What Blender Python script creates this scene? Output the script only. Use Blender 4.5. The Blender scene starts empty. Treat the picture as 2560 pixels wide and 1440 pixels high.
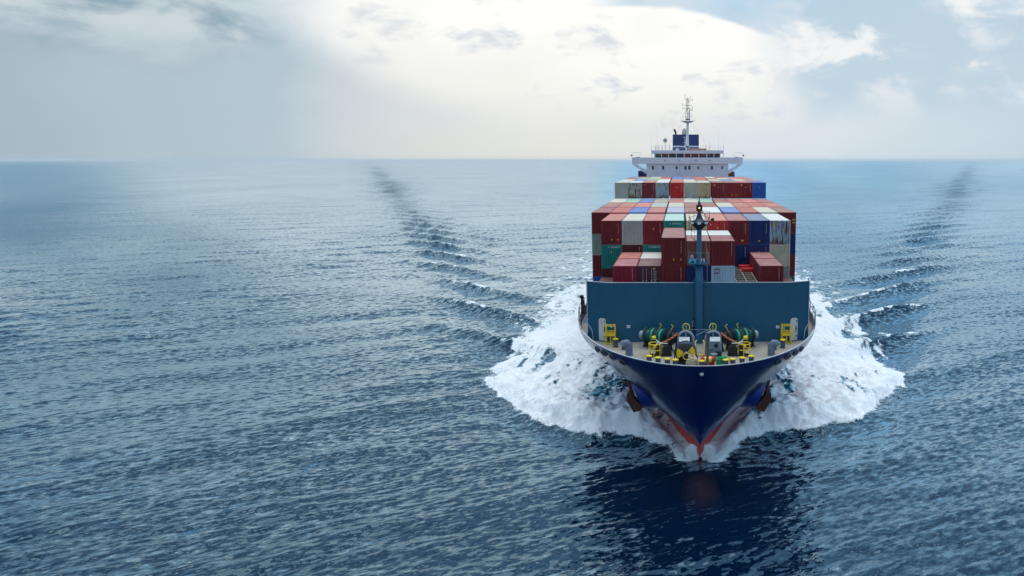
import bpy, bmesh, math, random
import numpy as np
from mathutils import Vector, Matrix

random.seed(4)
rng = np.random.default_rng(7)
SC = bpy.context.scene
COL = SC.collection
PI = math.pi
R = math.radians

# ------------------------------------------------------------------ camera, sky, sun, exposure
W0, H0 = 2560.0, 1440.0
FPX = 1950.0
PX, PY = 1720.0, 720.0
CAMZ = 28.0
PITCH = math.atan(320.0 / FPX)
YAW = math.atan(19.0 * math.cos(PITCH) / FPX)        # looking a touch to the right of the ship's axis
CF = Vector((math.sin(YAW) * math.cos(PITCH), math.cos(YAW) * math.cos(PITCH), -math.sin(PITCH)))
CR = Vector((math.cos(YAW), -math.sin(YAW), 0))
CU = CR.cross(CF)

cam = bpy.data.cameras.new('camera')
cam.sensor_width = 36.0
cam.lens = FPX / W0 * 36.0
cam.shift_x = -(PX - W0 / 2) / W0
cam.clip_start = 0.5
cam.clip_end = 200000.0
cam_o = bpy.data.objects.new('camera', cam)
COL.objects.link(cam_o)
m3 = Matrix((CR, CU, -CF)).transposed()
cam_o.matrix_world = Matrix.Translation((0, 0, CAMZ)) @ m3.to_4x4()
SC.camera = cam_o

SC.render.engine = 'CYCLES'
SC.cycles.use_denoising = True
SC.cycles.max_bounces = 6
SC.cycles.diffuse_bounces = 3
SC.cycles.glossy_bounces = 4
SC.cycles.transmission_bounces = 4
SC.cycles.volume_bounces = 1
SC.cycles.transparent_max_bounces = 12
SC.cycles.sample_clamp_indirect = 6.0
SC.cycles.caustics_reflective = False
SC.cycles.caustics_refractive = False
SC.view_settings.view_transform = 'Standard'
SC.view_settings.look = 'None'
SC.view_settings.gamma = 1.0
SC.view_settings.exposure = 0.10
SC.view_settings.use_curve_mapping = False

SUN_EL, SUN_AZ = 83.0, 2.0          # degrees; azimuth measured from +Y towards +X
sun = bpy.data.lights.new('sun', 'SUN')
sun.energy = 1.5
sun.angle = R(50)
sun.color = (1.0, 0.95, 0.87)
sun_o = bpy.data.objects.new('sun', sun)
COL.objects.link(sun_o)
sd = Vector((math.sin(R(SUN_AZ)) * math.cos(R(SUN_EL)), math.cos(R(SUN_AZ)) * math.cos(R(SUN_EL)), math.sin(R(SUN_EL))))
sun_o.rotation_euler = sd.to_track_quat('Z', 'Y').to_euler()
sun_o.location = (0, 400, 300)


def lin(r, g, b):
    def f(c):
        c = c / 255.0
        return c / 12.92 if c <= 0.04045 else ((c + 0.055) / 1.055) ** 2.4
    return (f(r), f(g), f(b))


class NT:
    """small expression helper over a node tree"""
    def __init__(s, tree):
        s.t = tree
        s.n = tree.nodes
        s.l = tree.links

    def put(s, sock, v):
        if hasattr(v, 'is_output'):
            s.l.new(v, sock)
        elif isinstance(v, (tuple, list)):
            if len(v) == 3 and sock.type == 'RGBA':
                v = (*v, 1)
            sock.default_value = v
        else:
            sock.default_value = v

    def math(s, op, a, b=None, c=None, clamp=False):
        n = s.n.new('ShaderNodeMath')
        n.operation = op
        n.use_clamp = clamp
        s.put(n.inputs[0], a)
        if b is not None:
            s.put(n.inputs[1], b)
        if c is not None:
            s.put(n.inputs[2], c)
        return n.outputs[0]

    def add(s, a, b): return s.math('ADD', a, b)
    def sub(s, a, b): return s.math('SUBTRACT', a, b)
    def mul(s, a, b): return s.math('MULTIPLY', a, b)

    def sm(s, x, a, b, lo=0.0, hi=1.0):
        n = s.n.new('ShaderNodeMapRange')
        n.interpolation_type = 'SMOOTHSTEP'
        s.put(n.inputs['Value'], x)
        s.put(n.inputs['From Min'], a)
        s.put(n.inputs['From Max'], b)
        s.put(n.inputs['To Min'], lo)
        s.put(n.inputs['To Max'], hi)
        return n.outputs[0]

    def mix(s, f, a, b, kind='RGBA', blend='MIX'):
        n = s.n.new('ShaderNodeMix')
        n.data_type = kind
        if kind == 'RGBA':
            n.blend_type = blend
            s.put(n.inputs[0], f); s.put(n.inputs[6], a); s.put(n.inputs[7], b)
            return n.outputs[2]
        s.put(n.inputs[0], f); s.put(n.inputs[2], a); s.put(n.inputs[3], b)
        return n.outputs[0]

    def noise(s, vec, scale, detail=3.0, rough=0.5, dist=0.0, color=False):
        n = s.n.new('ShaderNodeTexNoise')
        s.put(n.inputs['Vector'], vec)
        n.inputs['Scale'].default_value = scale
        n.inputs['Detail'].default_value = detail
        n.inputs['Roughness'].default_value = rough
        n.inputs['Distortion'].default_value = dist
        return n.outputs['Color'] if color else n.outputs['Fac']

    def vmul(s, v, k):
        n = s.n.new('ShaderNodeVectorMath')
        n.operation = 'MULTIPLY'
        s.put(n.inputs[0], v); s.put(n.inputs[1], k)
        return n.outputs[0]

    def vop(s, op, a, b=None):
        n = s.n.new('ShaderNodeVectorMath')
        n.operation = op
        s.put(n.inputs[0], a)
        if b is not None:
            s.put(n.inputs[1], b)
        return n.outputs[0]

    def sep(s, v):
        n = s.n.new('ShaderNodeSeparateXYZ')
        s.put(n.inputs[0], v)
        return n.outputs

    def comb(s, x, y, z):
        n = s.n.new('ShaderNodeCombineXYZ')
        s.put(n.inputs[0], x); s.put(n.inputs[1], y); s.put(n.inputs[2], z)
        return n.outputs[0]

    def ramp(s, fac, stops, interp='EASE'):
        n = s.n.new('ShaderNodeValToRGB')
        n.color_ramp.interpolation = interp
        e = n.color_ramp.elements
        while len(e) < len(stops):
            e.new(0.5)
        for i, (p, c) in enumerate(stops):
            e[i].position = p
            e[i].color = (*c, 1)
        s.put(n.inputs[0], fac)
        return n.outputs[0]


SKYK = 0.1
world = bpy.data.worlds.new('World')
SC.world = world
world.use_nodes = True
def build_sky():
    world.node_tree.nodes.clear()
    w = NT(world.node_tree)
    sky = w.n.new('ShaderNodeTexSky')
    sky.sky_type = 'NISHITA'
    sky.sun_disc = False
    sky.sun_elevation = R(SUN_EL)
    sky.sun_rotation = R(SUN_AZ)
    sky.altitude = 0
    sky.air_density = 1.0
    sky.dust_density = 1.5
    sky.ozone_density = 1.5
    tc = w.n.new('ShaderNodeTexCoord')
    d = tc.outputs['Generated']
    x, y, z = w.sep(d)
    az = w.mul(w.math('ARCTAN2', x, y), 180 / PI)
    el = w.mul(w.math('ARCSINE', z), 180 / PI)
    # cloud-space coordinates: stretched sideways, flatter towards the horizon
    cv = w.comb(w.mul(az, 0.10), w.mul(el, 0.20), 3.7)
    n1 = w.sub(w.noise(cv, 1.0, 7, 0.55, 0.25), 0.5)
    n2 = w.sub(w.noise(w.vop('ADD', cv, (5.3, 2.2, 1.0)), 2.2, 8, 0.6, 0.3), 0.5)
    n3 = w.sub(w.noise(w.vop('ADD', cv, (1.3, 7.2, 4.0)), 0.55, 5, 0.5), 0.5)
    # veil of thin overcast, by azimuth
    azn = w.math('MULTIPLY_ADD', w.add(az, w.mul(n3, 14.0)), 1 / 120.0, 0.5)
    veil = w.ramp(azn, [
        (0.00, lin(168, 184, 196)), (0.14, lin(158, 176, 188)), (0.21, lin(172, 189, 198)),
        (0.29, lin(176, 193, 203)), (0.36, lin(208, 213, 216)), (0.43, lin(226, 227, 224)),
        (0.52, lin(216, 221, 227)), (0.60, lin(212, 221, 227)), (0.70, lin(192, 208, 218)),
        (0.85, lin(176, 194, 207)), (1.00, lin(168, 184, 196))], 'LINEAR')
    # clear blue between the clouds (physical sky), kept pale by the haze near the horizon
    skyc = w.vop('MINIMUM', w.vmul(sky.outputs[0], (SKYK, SKYK, SKYK)), (0.75, 0.85, 1.0))   # the disc itself is behind cloud
    blue = w.mix(w.sm(el, 2, 60, 0.95, 0.45), skyc, lin(150, 198, 226))
    # broken cloud everywhere above the veil
    dens = w.add(w.add(w.mul(n1, 1.6), w.mul(n2, 0.7)), w.mul(n3, 0.9))
    cloudm = w.sm(dens, -0.22, 0.26)
    shade = w.sm(w.add(w.mul(n2, 1.0), w.mul(n1, -0.6)), -0.3, 0.3)
    cloudc = w.mix(shade, lin(160, 190, 212), lin(228, 236, 241))
    # thick cloud nearer the hidden sun glows beyond white, as it does above the frame
    glow = w.mul(w.sm(el, 9, 16, 1.0, 1.45), w.sm(el, 18, 60, 1.0, 1.0))
    # high overcast behind the camera and overhead is duller than towards the sun
    tosun = w.sm(w.math('ABSOLUTE', w.sub(az, SUN_AZ)), 25, 110, 1.0, 0.0)
    upper = w.mix(cloudm, blue, cloudc)
    dull = w.mix(tosun, (0.55, 0.68, 0.82), (1, 1, 1))
    upper = w.mix(1.0, upper, dull, blend='MULTIPLY')
    upper = w.vmul(upper, w.comb(glow, glow, glow))
    # veil thins with height
    base = w.mix(w.mul(w.sm(w.add(el, w.mul(n1, 12.0)), 5.5, 15.0), w.sm(az, -32, -2, 0.75, 1.0)), veil, upper)
    # heavy grey cloud upper left
    lg = w.mul(w.mul(w.sm(w.add(az, w.mul(n1, 16)), -21, -31), w.sm(w.add(el, w.mul(n2, 6)), 5.0, 9.0)), w.sm(el, 24, 14))
    nl = w.sub(w.noise(w.comb(w.mul(az, 0.11), w.mul(el, 0.30), 9.1), 1.0, 6, 0.55, 0.3), 0.5)
    lgc = w.mix(w.sm(w.add(nl, w.mul(n2, 0.4)), -0.16, 0.07), lin(124, 152, 168), lin(200, 210, 215))
    lgc = w.mix(w.mul(w.sm(nl, 0.06, 0.17), w.sm(el, 8.0, 10.0)), lgc, lin(232, 229, 222))
    base = w.mix(w.mul(lg, 0.92), base, lgc)
    # great bright cloud bank over the ship: arched upper edge, soft left flank
    azp = w.math('MAXIMUM', w.add(az, 3.0), 0.0)
    edge = w.sub(w.add(10.7, w.mul(n2, 0.9)), w.mul(w.mul(azp, azp), 0.0225))
    m_top = w.sm(w.sub(edge, el), -0.05, 0.35)
    m_top = w.math('MAXIMUM', m_top, w.sm(az, -3, -7))
    azl = w.sub(w.math('MULTIPLY_ADD', el, -1.25, -14.0), w.mul(n1, 10))
    m_l = w.sm(w.sub(az, azl), -3.0, 5.0)
    m_r = w.sm(w.add(az, w.mul(n2, 9.0)), 9.5, 6.2)
    m_lo = w.sm(w.add(el, w.mul(n1, 4.0)), 1.2, 5.2)
    m_hi = w.sm(w.add(el, w.mul(n1, 14)), 34, 16)
    bank = w.mul(w.mul(w.mul(m_top, m_l), w.mul(m_r, m_lo)), m_hi)
    bankc = w.mix(w.sm(el, 1, 9), lin(236, 236, 228), lin(250, 249, 246))
    nb = w.add(n2, w.mul(n1, 0.5))
    bankc = w.mix(w.sm(nb, 0.05, 0.22), bankc, lin(206, 213, 221))
    bankc = w.mix(w.mul(w.sm(n3, 0.0, 0.2), 0.5), bankc, lin(232, 231, 226))
    base = w.mix(w.mul(bank, 0.95), base, bankc)
    # white cumulus heads on the right
    rg_ = w.mul(w.sm(az, 4, 10), w.mul(w.sm(el, 1.5, 5.0), w.sm(el, 24, 12)))
    base = w.mix(w.mul(rg_, w.sm(w.add(w.add(n1, w.mul(n3, 1.2)), w.mul(n2, 0.5)), -0.14, 0.14, 0.8, 0.15)), base, lin(182, 203, 218))
    ng = w.sub(w.noise(w.comb(w.mul(az, 0.16), w.mul(el, 0.24), 21.3), 1.0, 7, 0.58, 0.5), 0.5)
    base = w.mix(w.mul(rg_, w.sm(ng, -0.06, 0.12, 0.0, 0.75)), base, lin(226, 230, 234))
    dx = w.mul(w.sub(az, 12.5), 1 / 6.0)
    dy = w.mul(w.sub(el, w.math('MULTIPLY_ADD', az, 0.28, 4.6)), 1 / 1.9)
    head = w.math('EXPONENT', w.mul(w.add(w.mul(dx, dx), w.mul(dy, dy)), -1.0))
    rc = w.mul(w.sm(az, 3, 8), w.sm(w.add(w.add(w.mul(n2, 1.0), w.mul(ng, 1.0)), w.mul(head, 0.26)), 0.05, 0.25))
    rc = w.mul(rc, w.mul(w.sm(el, 3.0, 6.0), w.sm(el, 16, 11)))
    base = w.mix(w.mul(rc, 0.85), base, lin(240, 241, 240))
    # warm haze lying on the horizon below the bank
    wm = w.mul(w.sm(el, 3.5, 0.0), w.mul(w.sm(az, -30, -14), w.sm(az, 6, -8)))
    base = w.mix(w.mul(wm, 0.6), base, lin(222, 221, 208))
    # below the horizon: the sea goes on
    base = w.mix(w.sm(el, -0.3, -2.0), base, lin(70, 105, 125))
    bg = w.n.new('ShaderNodeBackground')
    w.put(bg.inputs[0], w.vmul(base, (1 / SKYK,) * 3))
    bg.inputs[1].default_value = SKYK
    out = w.n.new('ShaderNodeOutputWorld')
    w.l.new(bg.outputs[0], out.inputs[0])
build_sky()
world.cycles.sampling_method = 'MANUAL'
world.cycles.sample_map_resolution = 1024

# ------------------------------------------------------------------ helpers
X0 = 1.81                              # ship's centreline in world x


def ray(px, py):
    return (CF + CR * ((px - PX) / FPX) + CU * ((PY - py) / FPX))


def at(px, py, Y):
    """point of the photo's ray on the athwartships plane at distance Y, in ship coordinates"""
    r = ray(px, py)
    t = Y / r.y
    return Vector((r.x * t - X0, Y, CAMZ + r.z * t))


def onz(px, py, z):
    r = ray(px, py)
    t = (z - CAMZ) / r.z
    return Vector((r.x * t - X0, r.y * t, z))


class MB:
    """collects simple shapes into one mesh"""
    def __init__(s):
        s.v = []
        s.f = []
        s.m = []
        s.sm = []
        s.mi = 0

    def _add(s, vs, fs, smooth=False):
        o = len(s.v)
        s.v += [tuple(p) for p in vs]
        for f in fs:
            s.f.append(tuple(i + o for i in f))
            s.m.append(s.mi)
            s.sm.append(smooth)
        return s

    def box(s, a, b, M=None):
        x0, y0, z0 = a
        x1, y1, z1 = b
        vs = [Vector(p) for p in ((x0, y0, z0), (x1, y0, z0), (x1, y1, z0), (x0, y1, z0), (x0, y0, z1), (x1, y0, z1), (x1, y1, z1), (x0, y1, z1))]
        if M is not None:
            vs = [M @ p for p in vs]
        return s._add(vs, [(0, 3, 2, 1), (4, 5, 6, 7), (0, 1, 5, 4), (1, 2, 6, 5), (2, 3, 7, 6), (3, 0, 4, 7)])

    def cbox(s, c, size, M=None):
        h = [k / 2 for k in size]
        return s.box([c[i] - h[i] for i in range(3)], [c[i] + h[i] for i in range(3)], M)

    def tube(s, pts, r, n=6, closed=False, caps=True):
        pts = [Vector(p) for p in pts]
        rs = r if isinstance(r, (list, tuple)) else [r] * len(pts)
        k = len(pts)
        vs, fs = [], []
        up = None
        for i, p in enumerate(pts):
            if closed:
                t = pts[(i + 1) % k] - pts[i - 1]
            else:
                t = pts[min(i + 1, k - 1)] - pts[max(i - 1, 0)]
            t.normalize()
            if up is None:
                up = Vector((0, 0, 1)) if abs(t.z) < 0.9 else Vector((1, 0, 0))
            a = t.cross(up)
            if a.length < 1e-5:
                a = t.orthogonal()
            a.normalize()
            b = a.cross(t)
            up = b
            for j in range(n):
                w = 2 * PI * j / n
                vs.append(p + (a * math.cos(w) + b * math.sin(w)) * rs[i])
        for i in range(k if closed else k - 1):
            i2 = (i + 1) % k
            for j in range(n):
                j2 = (j + 1) % n
                fs.append((i * n + j, i * n + j2, i2 * n + j2, i2 * n + j))
        s._add(vs, fs, n > 4)
        if caps and not closed:
            s._add(vs[:n], [tuple(range(n))])
            s._add(vs[-n:], [tuple(range(n - 1, -1, -1))])
        return s

    def bar(s, a, b, r, n=6):
        return s.tube([a, b], r, n)

    def lathe(s, prof, c=(0, 0, 0), axis=(0, 0, 1), n=16, M=None):
        """prof: (radius, height along axis)"""
        ax = Vector(axis).normalized()
        a = ax.orthogonal().normalized()
        b = ax.cross(a)
        c = Vector(c)
        vs, fs = [], []
        for r_, h in prof:
            for j in range(n):
                w = 2 * PI * j / n
                vs.append(c + ax * h + (a * math.cos(w) + b * math.sin(w)) * max(r_, 1e-4))
        for i in range(len(prof) - 1):
            for j in range(n):
                j2 = (j + 1) % n
                fs.append((i * n + j, i * n + j2, (i + 1) * n + j2, (i + 1) * n + j))
        if M is not None:
            vs = [M @ p for p in vs]
        return s._add(vs, fs, True)

    def prism(s, poly, ext, M=None):
        """poly: 3d points; ext: extrusion vector"""
        p = [Vector(q) for q in poly]
        e = Vector(ext)
        n = len(p)
        vs = p + [q + e for q in p]
        if M is not None:
            vs = [M @ q for q in vs]
        fs = [tuple(range(n - 1, -1, -1)), tuple(range(n, 2 * n))]
        fs += [(i, (i + 1) % n, (i + 1) % n + n, i + n) for i in range(n)]
        return s._add(vs, fs)

    def torus(s, c, axis, R_, r_, n=20, k=6, a0=0.0, a1=2 * PI, ref=None):
        ax = Vector(axis).normalized()
        a = Vector(ref).normalized() if ref is not None else ax.orthogonal().normalized()
        b = ax.cross(a)
        c = Vector(c)
        full = abs(a1 - a0 - 2 * PI) < 1e-6
        cnt = n if full else n + 1
        pts = [c + (a * math.cos(a0 + (a1 - a0) * i / n) + b * math.sin(a0 + (a1 - a0) * i / n)) * R_ for i in range(cnt)]
        return s.tube(pts, r_, k, closed=full)

    def build(s, name, mats, parent=None, off=(0, 0, 0), bevel=0.0):
        me = bpy.data.meshes.new(name)
        ox, oy, oz = off
        me.from_pydata([(x - ox, y - oy, z - oz) for x, y, z in s.v], [], s.f)
        if not isinstance(mats, (list, tuple)):
            mats = [mats]
        for m in mats:
            me.materials.append(m)
        me.polygons.foreach_set('material_index', s.m)
        me.polygons.foreach_set('use_smooth', s.sm)
        bm = bmesh.new()
        bm.from_mesh(me)
        bmesh.ops.recalc_face_normals(bm, faces=bm.faces)
        bm.to_mesh(me)
        bm.free()
        me.update()
        o = bpy.data.objects.new(name, me)
        COL.objects.link(o)
        if parent is not None:
            o.parent = parent
        if bevel:
            md = o.modifiers.new('bevel', 'BEVEL')
            md.width = bevel
            md.segments = 2
            md.limit_method = 'ANGLE'
        return o


def tag(o, label=None, cat=None, group=None, kind=None):
    if label: o['label'] = label
    if cat: o['category'] = cat
    if group: o['group'] = group
    if kind: o['kind'] = kind
    return o


def empty(name, loc=(0, 0, 0), parent=None):
    o = bpy.data.objects.new(name, None)
    o.empty_display_size = 0.5
    o.location = loc
    COL.objects.link(o)
    if parent is not None:
        o.parent = parent
    return o


def mat(name, col, rough=0.5, metal=0.0, var=0.12, vscale=1.2, dirt=None, dirt_amt=0.0, dscale=(0.8, 0.8, 0.8), spec=0.5, coat=0.0, bump=0.0):
    """painted / worn surface: base colour, mottling, optional dirt or rust patches"""
    m = bpy.data.materials.new(name)
    m.use_nodes = True
    m.node_tree.nodes.clear()
    w = NT(m.node_tree)
    tc = w.n.new('ShaderNodeTexCoord')
    p = tc.outputs['Object']
    n = w.noise(p, vscale, 5, 0.6)
    c = w.mix(w.sm(n, 0.3, 0.7), tuple(k * (1 - var) for k in col), tuple(min(1, k * (1 + var)) for k in col))
    rg = w.sm(n, 0.2, 0.8, max(0.03, rough - 0.08), min(1, rough + 0.08))
    if dirt is not None:
        dn = w.noise(w.vmul(p, dscale), 1.0, 7, 0.65, 0.4)
        c = w.mix(w.mul(w.sm(dn, 0.5, 0.68), dirt_amt), c, dirt)
    b = w.n.new('ShaderNodeBsdfPrincipled')
    w.put(b.inputs['Base Color'], c)
    w.put(b.inputs['Roughness'], rg)
    b.inputs['Metallic'].default_value = metal
    b.inputs['Specular IOR Level'].default_value = spec
    b.inputs['Coat Weight'].default_value = coat
    b.inputs['Coat Roughness'].default_value = 0.08
    if bump:
        bn = w.n.new('ShaderNodeBump')
        bn.inputs['Strength'].default_value = bump
        bn.inputs['Distance'].default_value = 0.05
        w.put(bn.inputs['Height'], w.noise(p, vscale * 3, 4, 0.6))
        w.l.new(bn.outputs[0], b.inputs['Normal'])
    o = w.n.new('ShaderNodeOutputMaterial')
    w.l.new(b.outputs[0], o.inputs[0])
    return m

# ------------------------------------------------------------------ the sea
def vnoise(x, y, seed=0):
    xi = np.floor(x).astype(np.int64)
    yi = np.floor(y).astype(np.int64)
    fx = x - xi
    fy = y - yi
    fx = fx * fx * (3 - 2 * fx)
    fy = fy * fy * (3 - 2 * fy)

    def h(a, b):
        k = (a * 374761393 + b * 668265263 + seed * 974634777) & 0xFFFFFFFF
        k = ((k ^ (k >> 13)) * 1274126177) & 0xFFFFFFFF
        return ((k ^ (k >> 16)) & 0xFFFF) / 65535.0
    a = h(xi, yi); b = h(xi + 1, yi); c = h(xi, yi + 1); d = h(xi + 1, yi + 1)
    return (a * (1 - fx) + b * fx) * (1 - fy) + (c * (1 - fx) + d * fx) * fy - 0.5


def fbm(x, y, oct_=4, seed=0):
    s = np.zeros_like(x)
    a = 1.0
    for i in range(oct_):
        s += a * vnoise(x, y, seed + i)
        x = x * 2.03 + 17.1
        y = y * 2.03 + 5.7
        a *= 0.5
    return s


def ss(x, a, b):
    t = np.clip((x - a) / (b - a), 0, 1)
    return t * t * (3 - 2 * t)


# edge of the bow wave's foam, starboard half: (distance from centreline, y)
FOAM = [(0.0, 70.6), (0.9, 69.4), (1.9, 69.5), (2.5, 71.2), (3.1, 73.2), (5.0, 76.3), (7.2, 77.8), (9.6, 78.4), (12.0, 79.0), (15.9, 81.2),
        (21.5, 87.4), (24.6, 92.2), (26.6, 96.8), (27.3, 100.2), (26.9, 104.0), (26.9, 112.0), (29.0, 132.0), (30.0, 176.0), (31.0, 250.0),
        (33.0, 420.0), (30.0, 900.0), (0.0, 1500.0), (-5.0, 1500.0), (-5.0, 69.6)]


def poly_sd(px, py, poly):
    d = np.full(px.shape, 1e9)
    ins = np.zeros(px.shape, bool)
    n = len(poly)
    for i in range(n):
        x0, y0 = poly[i]
        x1, y1 = poly[(i + 1) % n]
        ex, ey = x1 - x0, y1 - y0
        wx, wy = px - x0, py - y0
        t = np.clip((wx * ex + wy * ey) / (ex * ex + ey * ey + 1e-12), 0, 1)
        if x0 >= 0 and x1 >= 0:
            d = np.minimum(d, np.hypot(wx - ex * t, wy - ey * t))
        c = ((y0 <= py) & (y1 > py)) | ((y1 <= py) & (y0 > py))
        xs = x0 + (py - y0) / (ey if abs(ey) > 1e-9 else 1e-9) * ex
        ins ^= c & (px < xs)
    return np.where(ins, d, -d)


def build_sea():
    STEP = 0.0018
    a0, a1 = R(-47), R(32)
    fine = np.arange(a0, a1, STEP)
    coarse = np.arange(a1, a0 + 2 * PI, R(3.0))
    th = np.concatenate([fine, coarse])
    rs = [4.0]
    while rs[-1] < 42:
        rs.append(rs[-1] + 2.5)
    while rs[-1] < 40000:
        r_ = rs[-1]
        rs.append(r_ + min(0.2 * r_, max(0.17, (0.32 if r_ < 1500 else 0.6) * r_ * r_ / (CAMZ * 780))))
    rs = np.array(rs)
    nr, nt = len(rs), len(th)
    RR, TT = np.meshgrid(rs, th, indexing='ij')
    X = (RR * np.sin(TT)).ravel()
    Y = (RR * np.cos(TT)).ravel()
    dr = np.gradient(rs)
    DR = np.repeat(np.maximum(dr, rs * STEP * 1.0), nt)
    rad = np.repeat(rs, nt)
    u = np.abs(X - X0)
    side = np.sign(X - X0)
    near = rad < 1400
    # foam distance
    jx = 1.7 * fbm(X / 5.0, Y / 5.0, 4, 3) + 1.1 * fbm(X / 1.5, Y / 1.5, 3, 9)
    jy = 1.7 * fbm(X / 5.0, Y / 5.0, 4, 23) + 1.1 * fbm(X / 1.5, Y / 1.5, 3, 29)
    wob = np.clip((u - 1.5) / 5, 0.12, 1) * (1 + 2.0 * ss(Y, 105, 160))
    sd = np.full(X.shape, -999.0)
    sd[near] = poly_sd((u + jx * wob)[near], (Y + jy * wob)[near], FOAM)
    sd0 = np.full(X.shape, -999.0)
    sd0[near] = sd[near]
    # chop
    hx = np.zeros_like(X); hy = np.zeros_like(X); h = np.zeros_like(X)
    gust = 0.75 + 0.9 * fbm(X / 60, Y / 160, 3, 40) + 0.5 * fbm(X / 17, Y / 25, 2, 44)
    gust = np.clip(gust, 0.3, 1.5)
    calm = 1 - 0.45 * np.exp(-((X - X0) / 11) ** 2) * ss(Y, 42, 60) * ss(Y, 84, 74)
    calm0 = calm.copy()
    calm *= 1 - 0.6 * np.clip(ss(sd, 2, 6) * ss(Y, 300, 100), 0, 1)
    NW = 110
    base_dir = math.atan2(-0.86, 0.50)
    for i in range(NW):
        f = (i + rng.random()) / NW
        lam = 0.75 * (36 / 0.75) ** (f ** 1.7)
        ang = base_dir + rng.normal(0, 0.30 if lam < 8 else 0.22)
        k = 2 * PI / lam
        sl = 0.033 * (1.0 if lam < 6 else (6 / lam) ** 1.05)
        amp = sl / k
        ph = rng.random() * 2 * PI
        w = ss(lam / DR, 2.2, 4.5)
        ok = w > 0
        c_, s_ = math.cos(ang), math.sin(ang)
        p = k * (c_ * X[ok] + s_ * Y[ok]) + ph + 1.2 * vnoise(X[ok] / (lam * 4) + i, Y[ok] / (lam * 4), 77)
        g = (gust if lam < 9 else np.ones_like(gust))[ok] * w[ok] * calm[ok]
        h[ok] += amp * g * np.cos(p)
        q = -0.8 * amp * g * np.sin(p)
        hx[ok] += q * c_
        hy[ok] += q * s_
    # Kelvin wake: diverging crests along the cusp line on each side
    foam = np.zeros_like(X)
    wake = np.zeros_like(X)
    wakef = np.zeros_like(X)
    for sgn in (-1, 1):
        v = sgn * (X - X0)                     # distance out on this side
        yk = Y
        s_line = (yk - 108.0)
        cusp = 25.5 + 0.392 * s_line if sgn < 0 else 25.5 + 0.372 * s_line
        dist = (v - cusp) * 0.93
        lam = 14.0
        ka = R(49 if sgn < 0 else 50)
        kd = (math.cos(ka), -math.sin(ka))
        ph = 2 * PI / lam * (kd[0] * v + kd[1] * yk) + 0.8 * fbm(X / 30, Y / 30, 2, 61)
        along = np.maximum(s_line, -12)
        amp = 1.25 * (1 + np.maximum(along, 0) / 60.0) ** -0.27 * ss(s_line, -16, 6)
        amp *= 0.95 + 0.7 * fbm(X / 45 + 3.3 * sgn, Y / 45, 2, 66)
        wid = 7.0 + 0.020 * np.maximum(along, 0)
        wake = np.maximum(wake, np.exp(-(dist / (wid * 1.25)) ** 2) * ss(s_line, -10, 25))
        wakef = np.maximum(wakef, np.exp(-(dist / (5.5 + 0.007 * np.maximum(along, 0))) ** 2) * ss(s_line, -10, 25))
        env = np.exp(-(dist / wid) ** 2) + 0.35 * np.exp(-((dist + 9) / (wid * 1.5)) ** 2)
        cr = np.cos(ph)
        eta = amp * env * (0.62 * cr + 0.38 * np.cos(2 * ph) * 0.5 + 0.28 * np.exp(3.5 * (cr - 1)))
        wgt = ss(lam / DR, 1.5, 2.6)
        # far off only the longer crests still stand out one from another
        far_ = (1 - wgt) * ss(40.0 / DR, 1.0, 2.0) * ss(s_line, 150, 350)
        h += eta * wgt + 2.4 * env * np.cos(ph * lam / 40.0) * far_
        q = -0.75 * amp * env * np.sin(ph) * wgt
        hx += q * kd[0] * sgn
        hy += q * kd[1]
        cap = ss(cr, 0.80, 0.97) * ss(amp * env, 0.62, 1.0) * ss(fbm(X / 7, Y / 7, 3, 70 + sgn), -0.12, 0.2) * ss(Y, 330, 200)
        foam = np.maximum(foam, cap * ss(fbm(X / 1.1, Y / 1.1, 3, 81), -0.35, 0.3))
    # bow wave ridge
    ridge_h = np.interp(u, [0, 1.5, 3.0, 5.0, 8.0, 12.0, 17, 22.0, 27.0, 31.0], [0.3, 0.7, 1.1, 1.7, 2.1, 2.0, 1.6, 1.1, 0.6, 0.2])
    ridge_h = ridge_h * ss(Y, 125, 96)
    prof = np.where(sd0 < 2.2, ss(sd0, -0.6, 2.2), np.exp(-np.maximum(sd0 - 2.2, 0) / np.interp(u, [3, 8, 25], [2.2, 3.6, 5.5])))
    hbl = 13.4 * (1 - np.exp(-((np.maximum(Y - 70.4, 0) / 36.0) ** 1.12)))
    hd = u - hbl
    ridge_h = ridge_h * ss(hd, 0.5, 2.8)
    h += 0.05 * np.exp(-(hd / 1.3) ** 2) * ss(Y, 69, 72) * ss(Y, 100, 90)
    h += ridge_h * prof * near
    # hollow ahead of the breaker
    tro = np.exp(-((sd0 + 3.0) / 2.2) ** 2) * ridge_h * ss(Y, 68, 73)
    h -= 0.28 * tro * near
    # churned foam surface
    ins = ss(sd0, 0.0, 1.2) * near
    lump = 0.62 * fbm(X / 2.8, Y / 2.8, 4, 90) + 0.34 * fbm(X / 0.9, Y / 0.9, 2, 95)
    h += ins * lump * np.clip(ridge_h * 0.55 + 0.5, 0.2, 1.6) * ss(Y, 260, 120) * (0.25 + 0.75 * ss(hd, 0.3, 2.0))
    # water climbing the stem, pillow over the bulb
    h += 0.55 * np.exp(-((X - X0) / 2.6) ** 2 - ((Y - 66.4) / 2.2) ** 2)
    h -= 0.25 * np.exp(-((X - X0) / 4.5) ** 2 - ((Y - 61.5) / 3.0) ** 2)
    # foam amount
    body = ss(sd, -1.0, 0.5) * near
    fade = 1 - 0.55 * ss(Y, 118, 210) - 0.30 * ss(Y, 210, 420)
    brk = 0.7 * fbm(X / 5.5, Y / 8.0, 4, 101) + 0.9 * fbm(X / 1.7, Y / 5.0, 4, 111)
    gap = np.exp(-((u - 10.5) / 3.0) ** 2 - ((Y - 95) / 8.0) ** 2)
    gap2 = np.exp(-((u - 6.2) / 1.6) ** 2 - ((Y - 83.5) / 4.0) ** 2)
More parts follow.
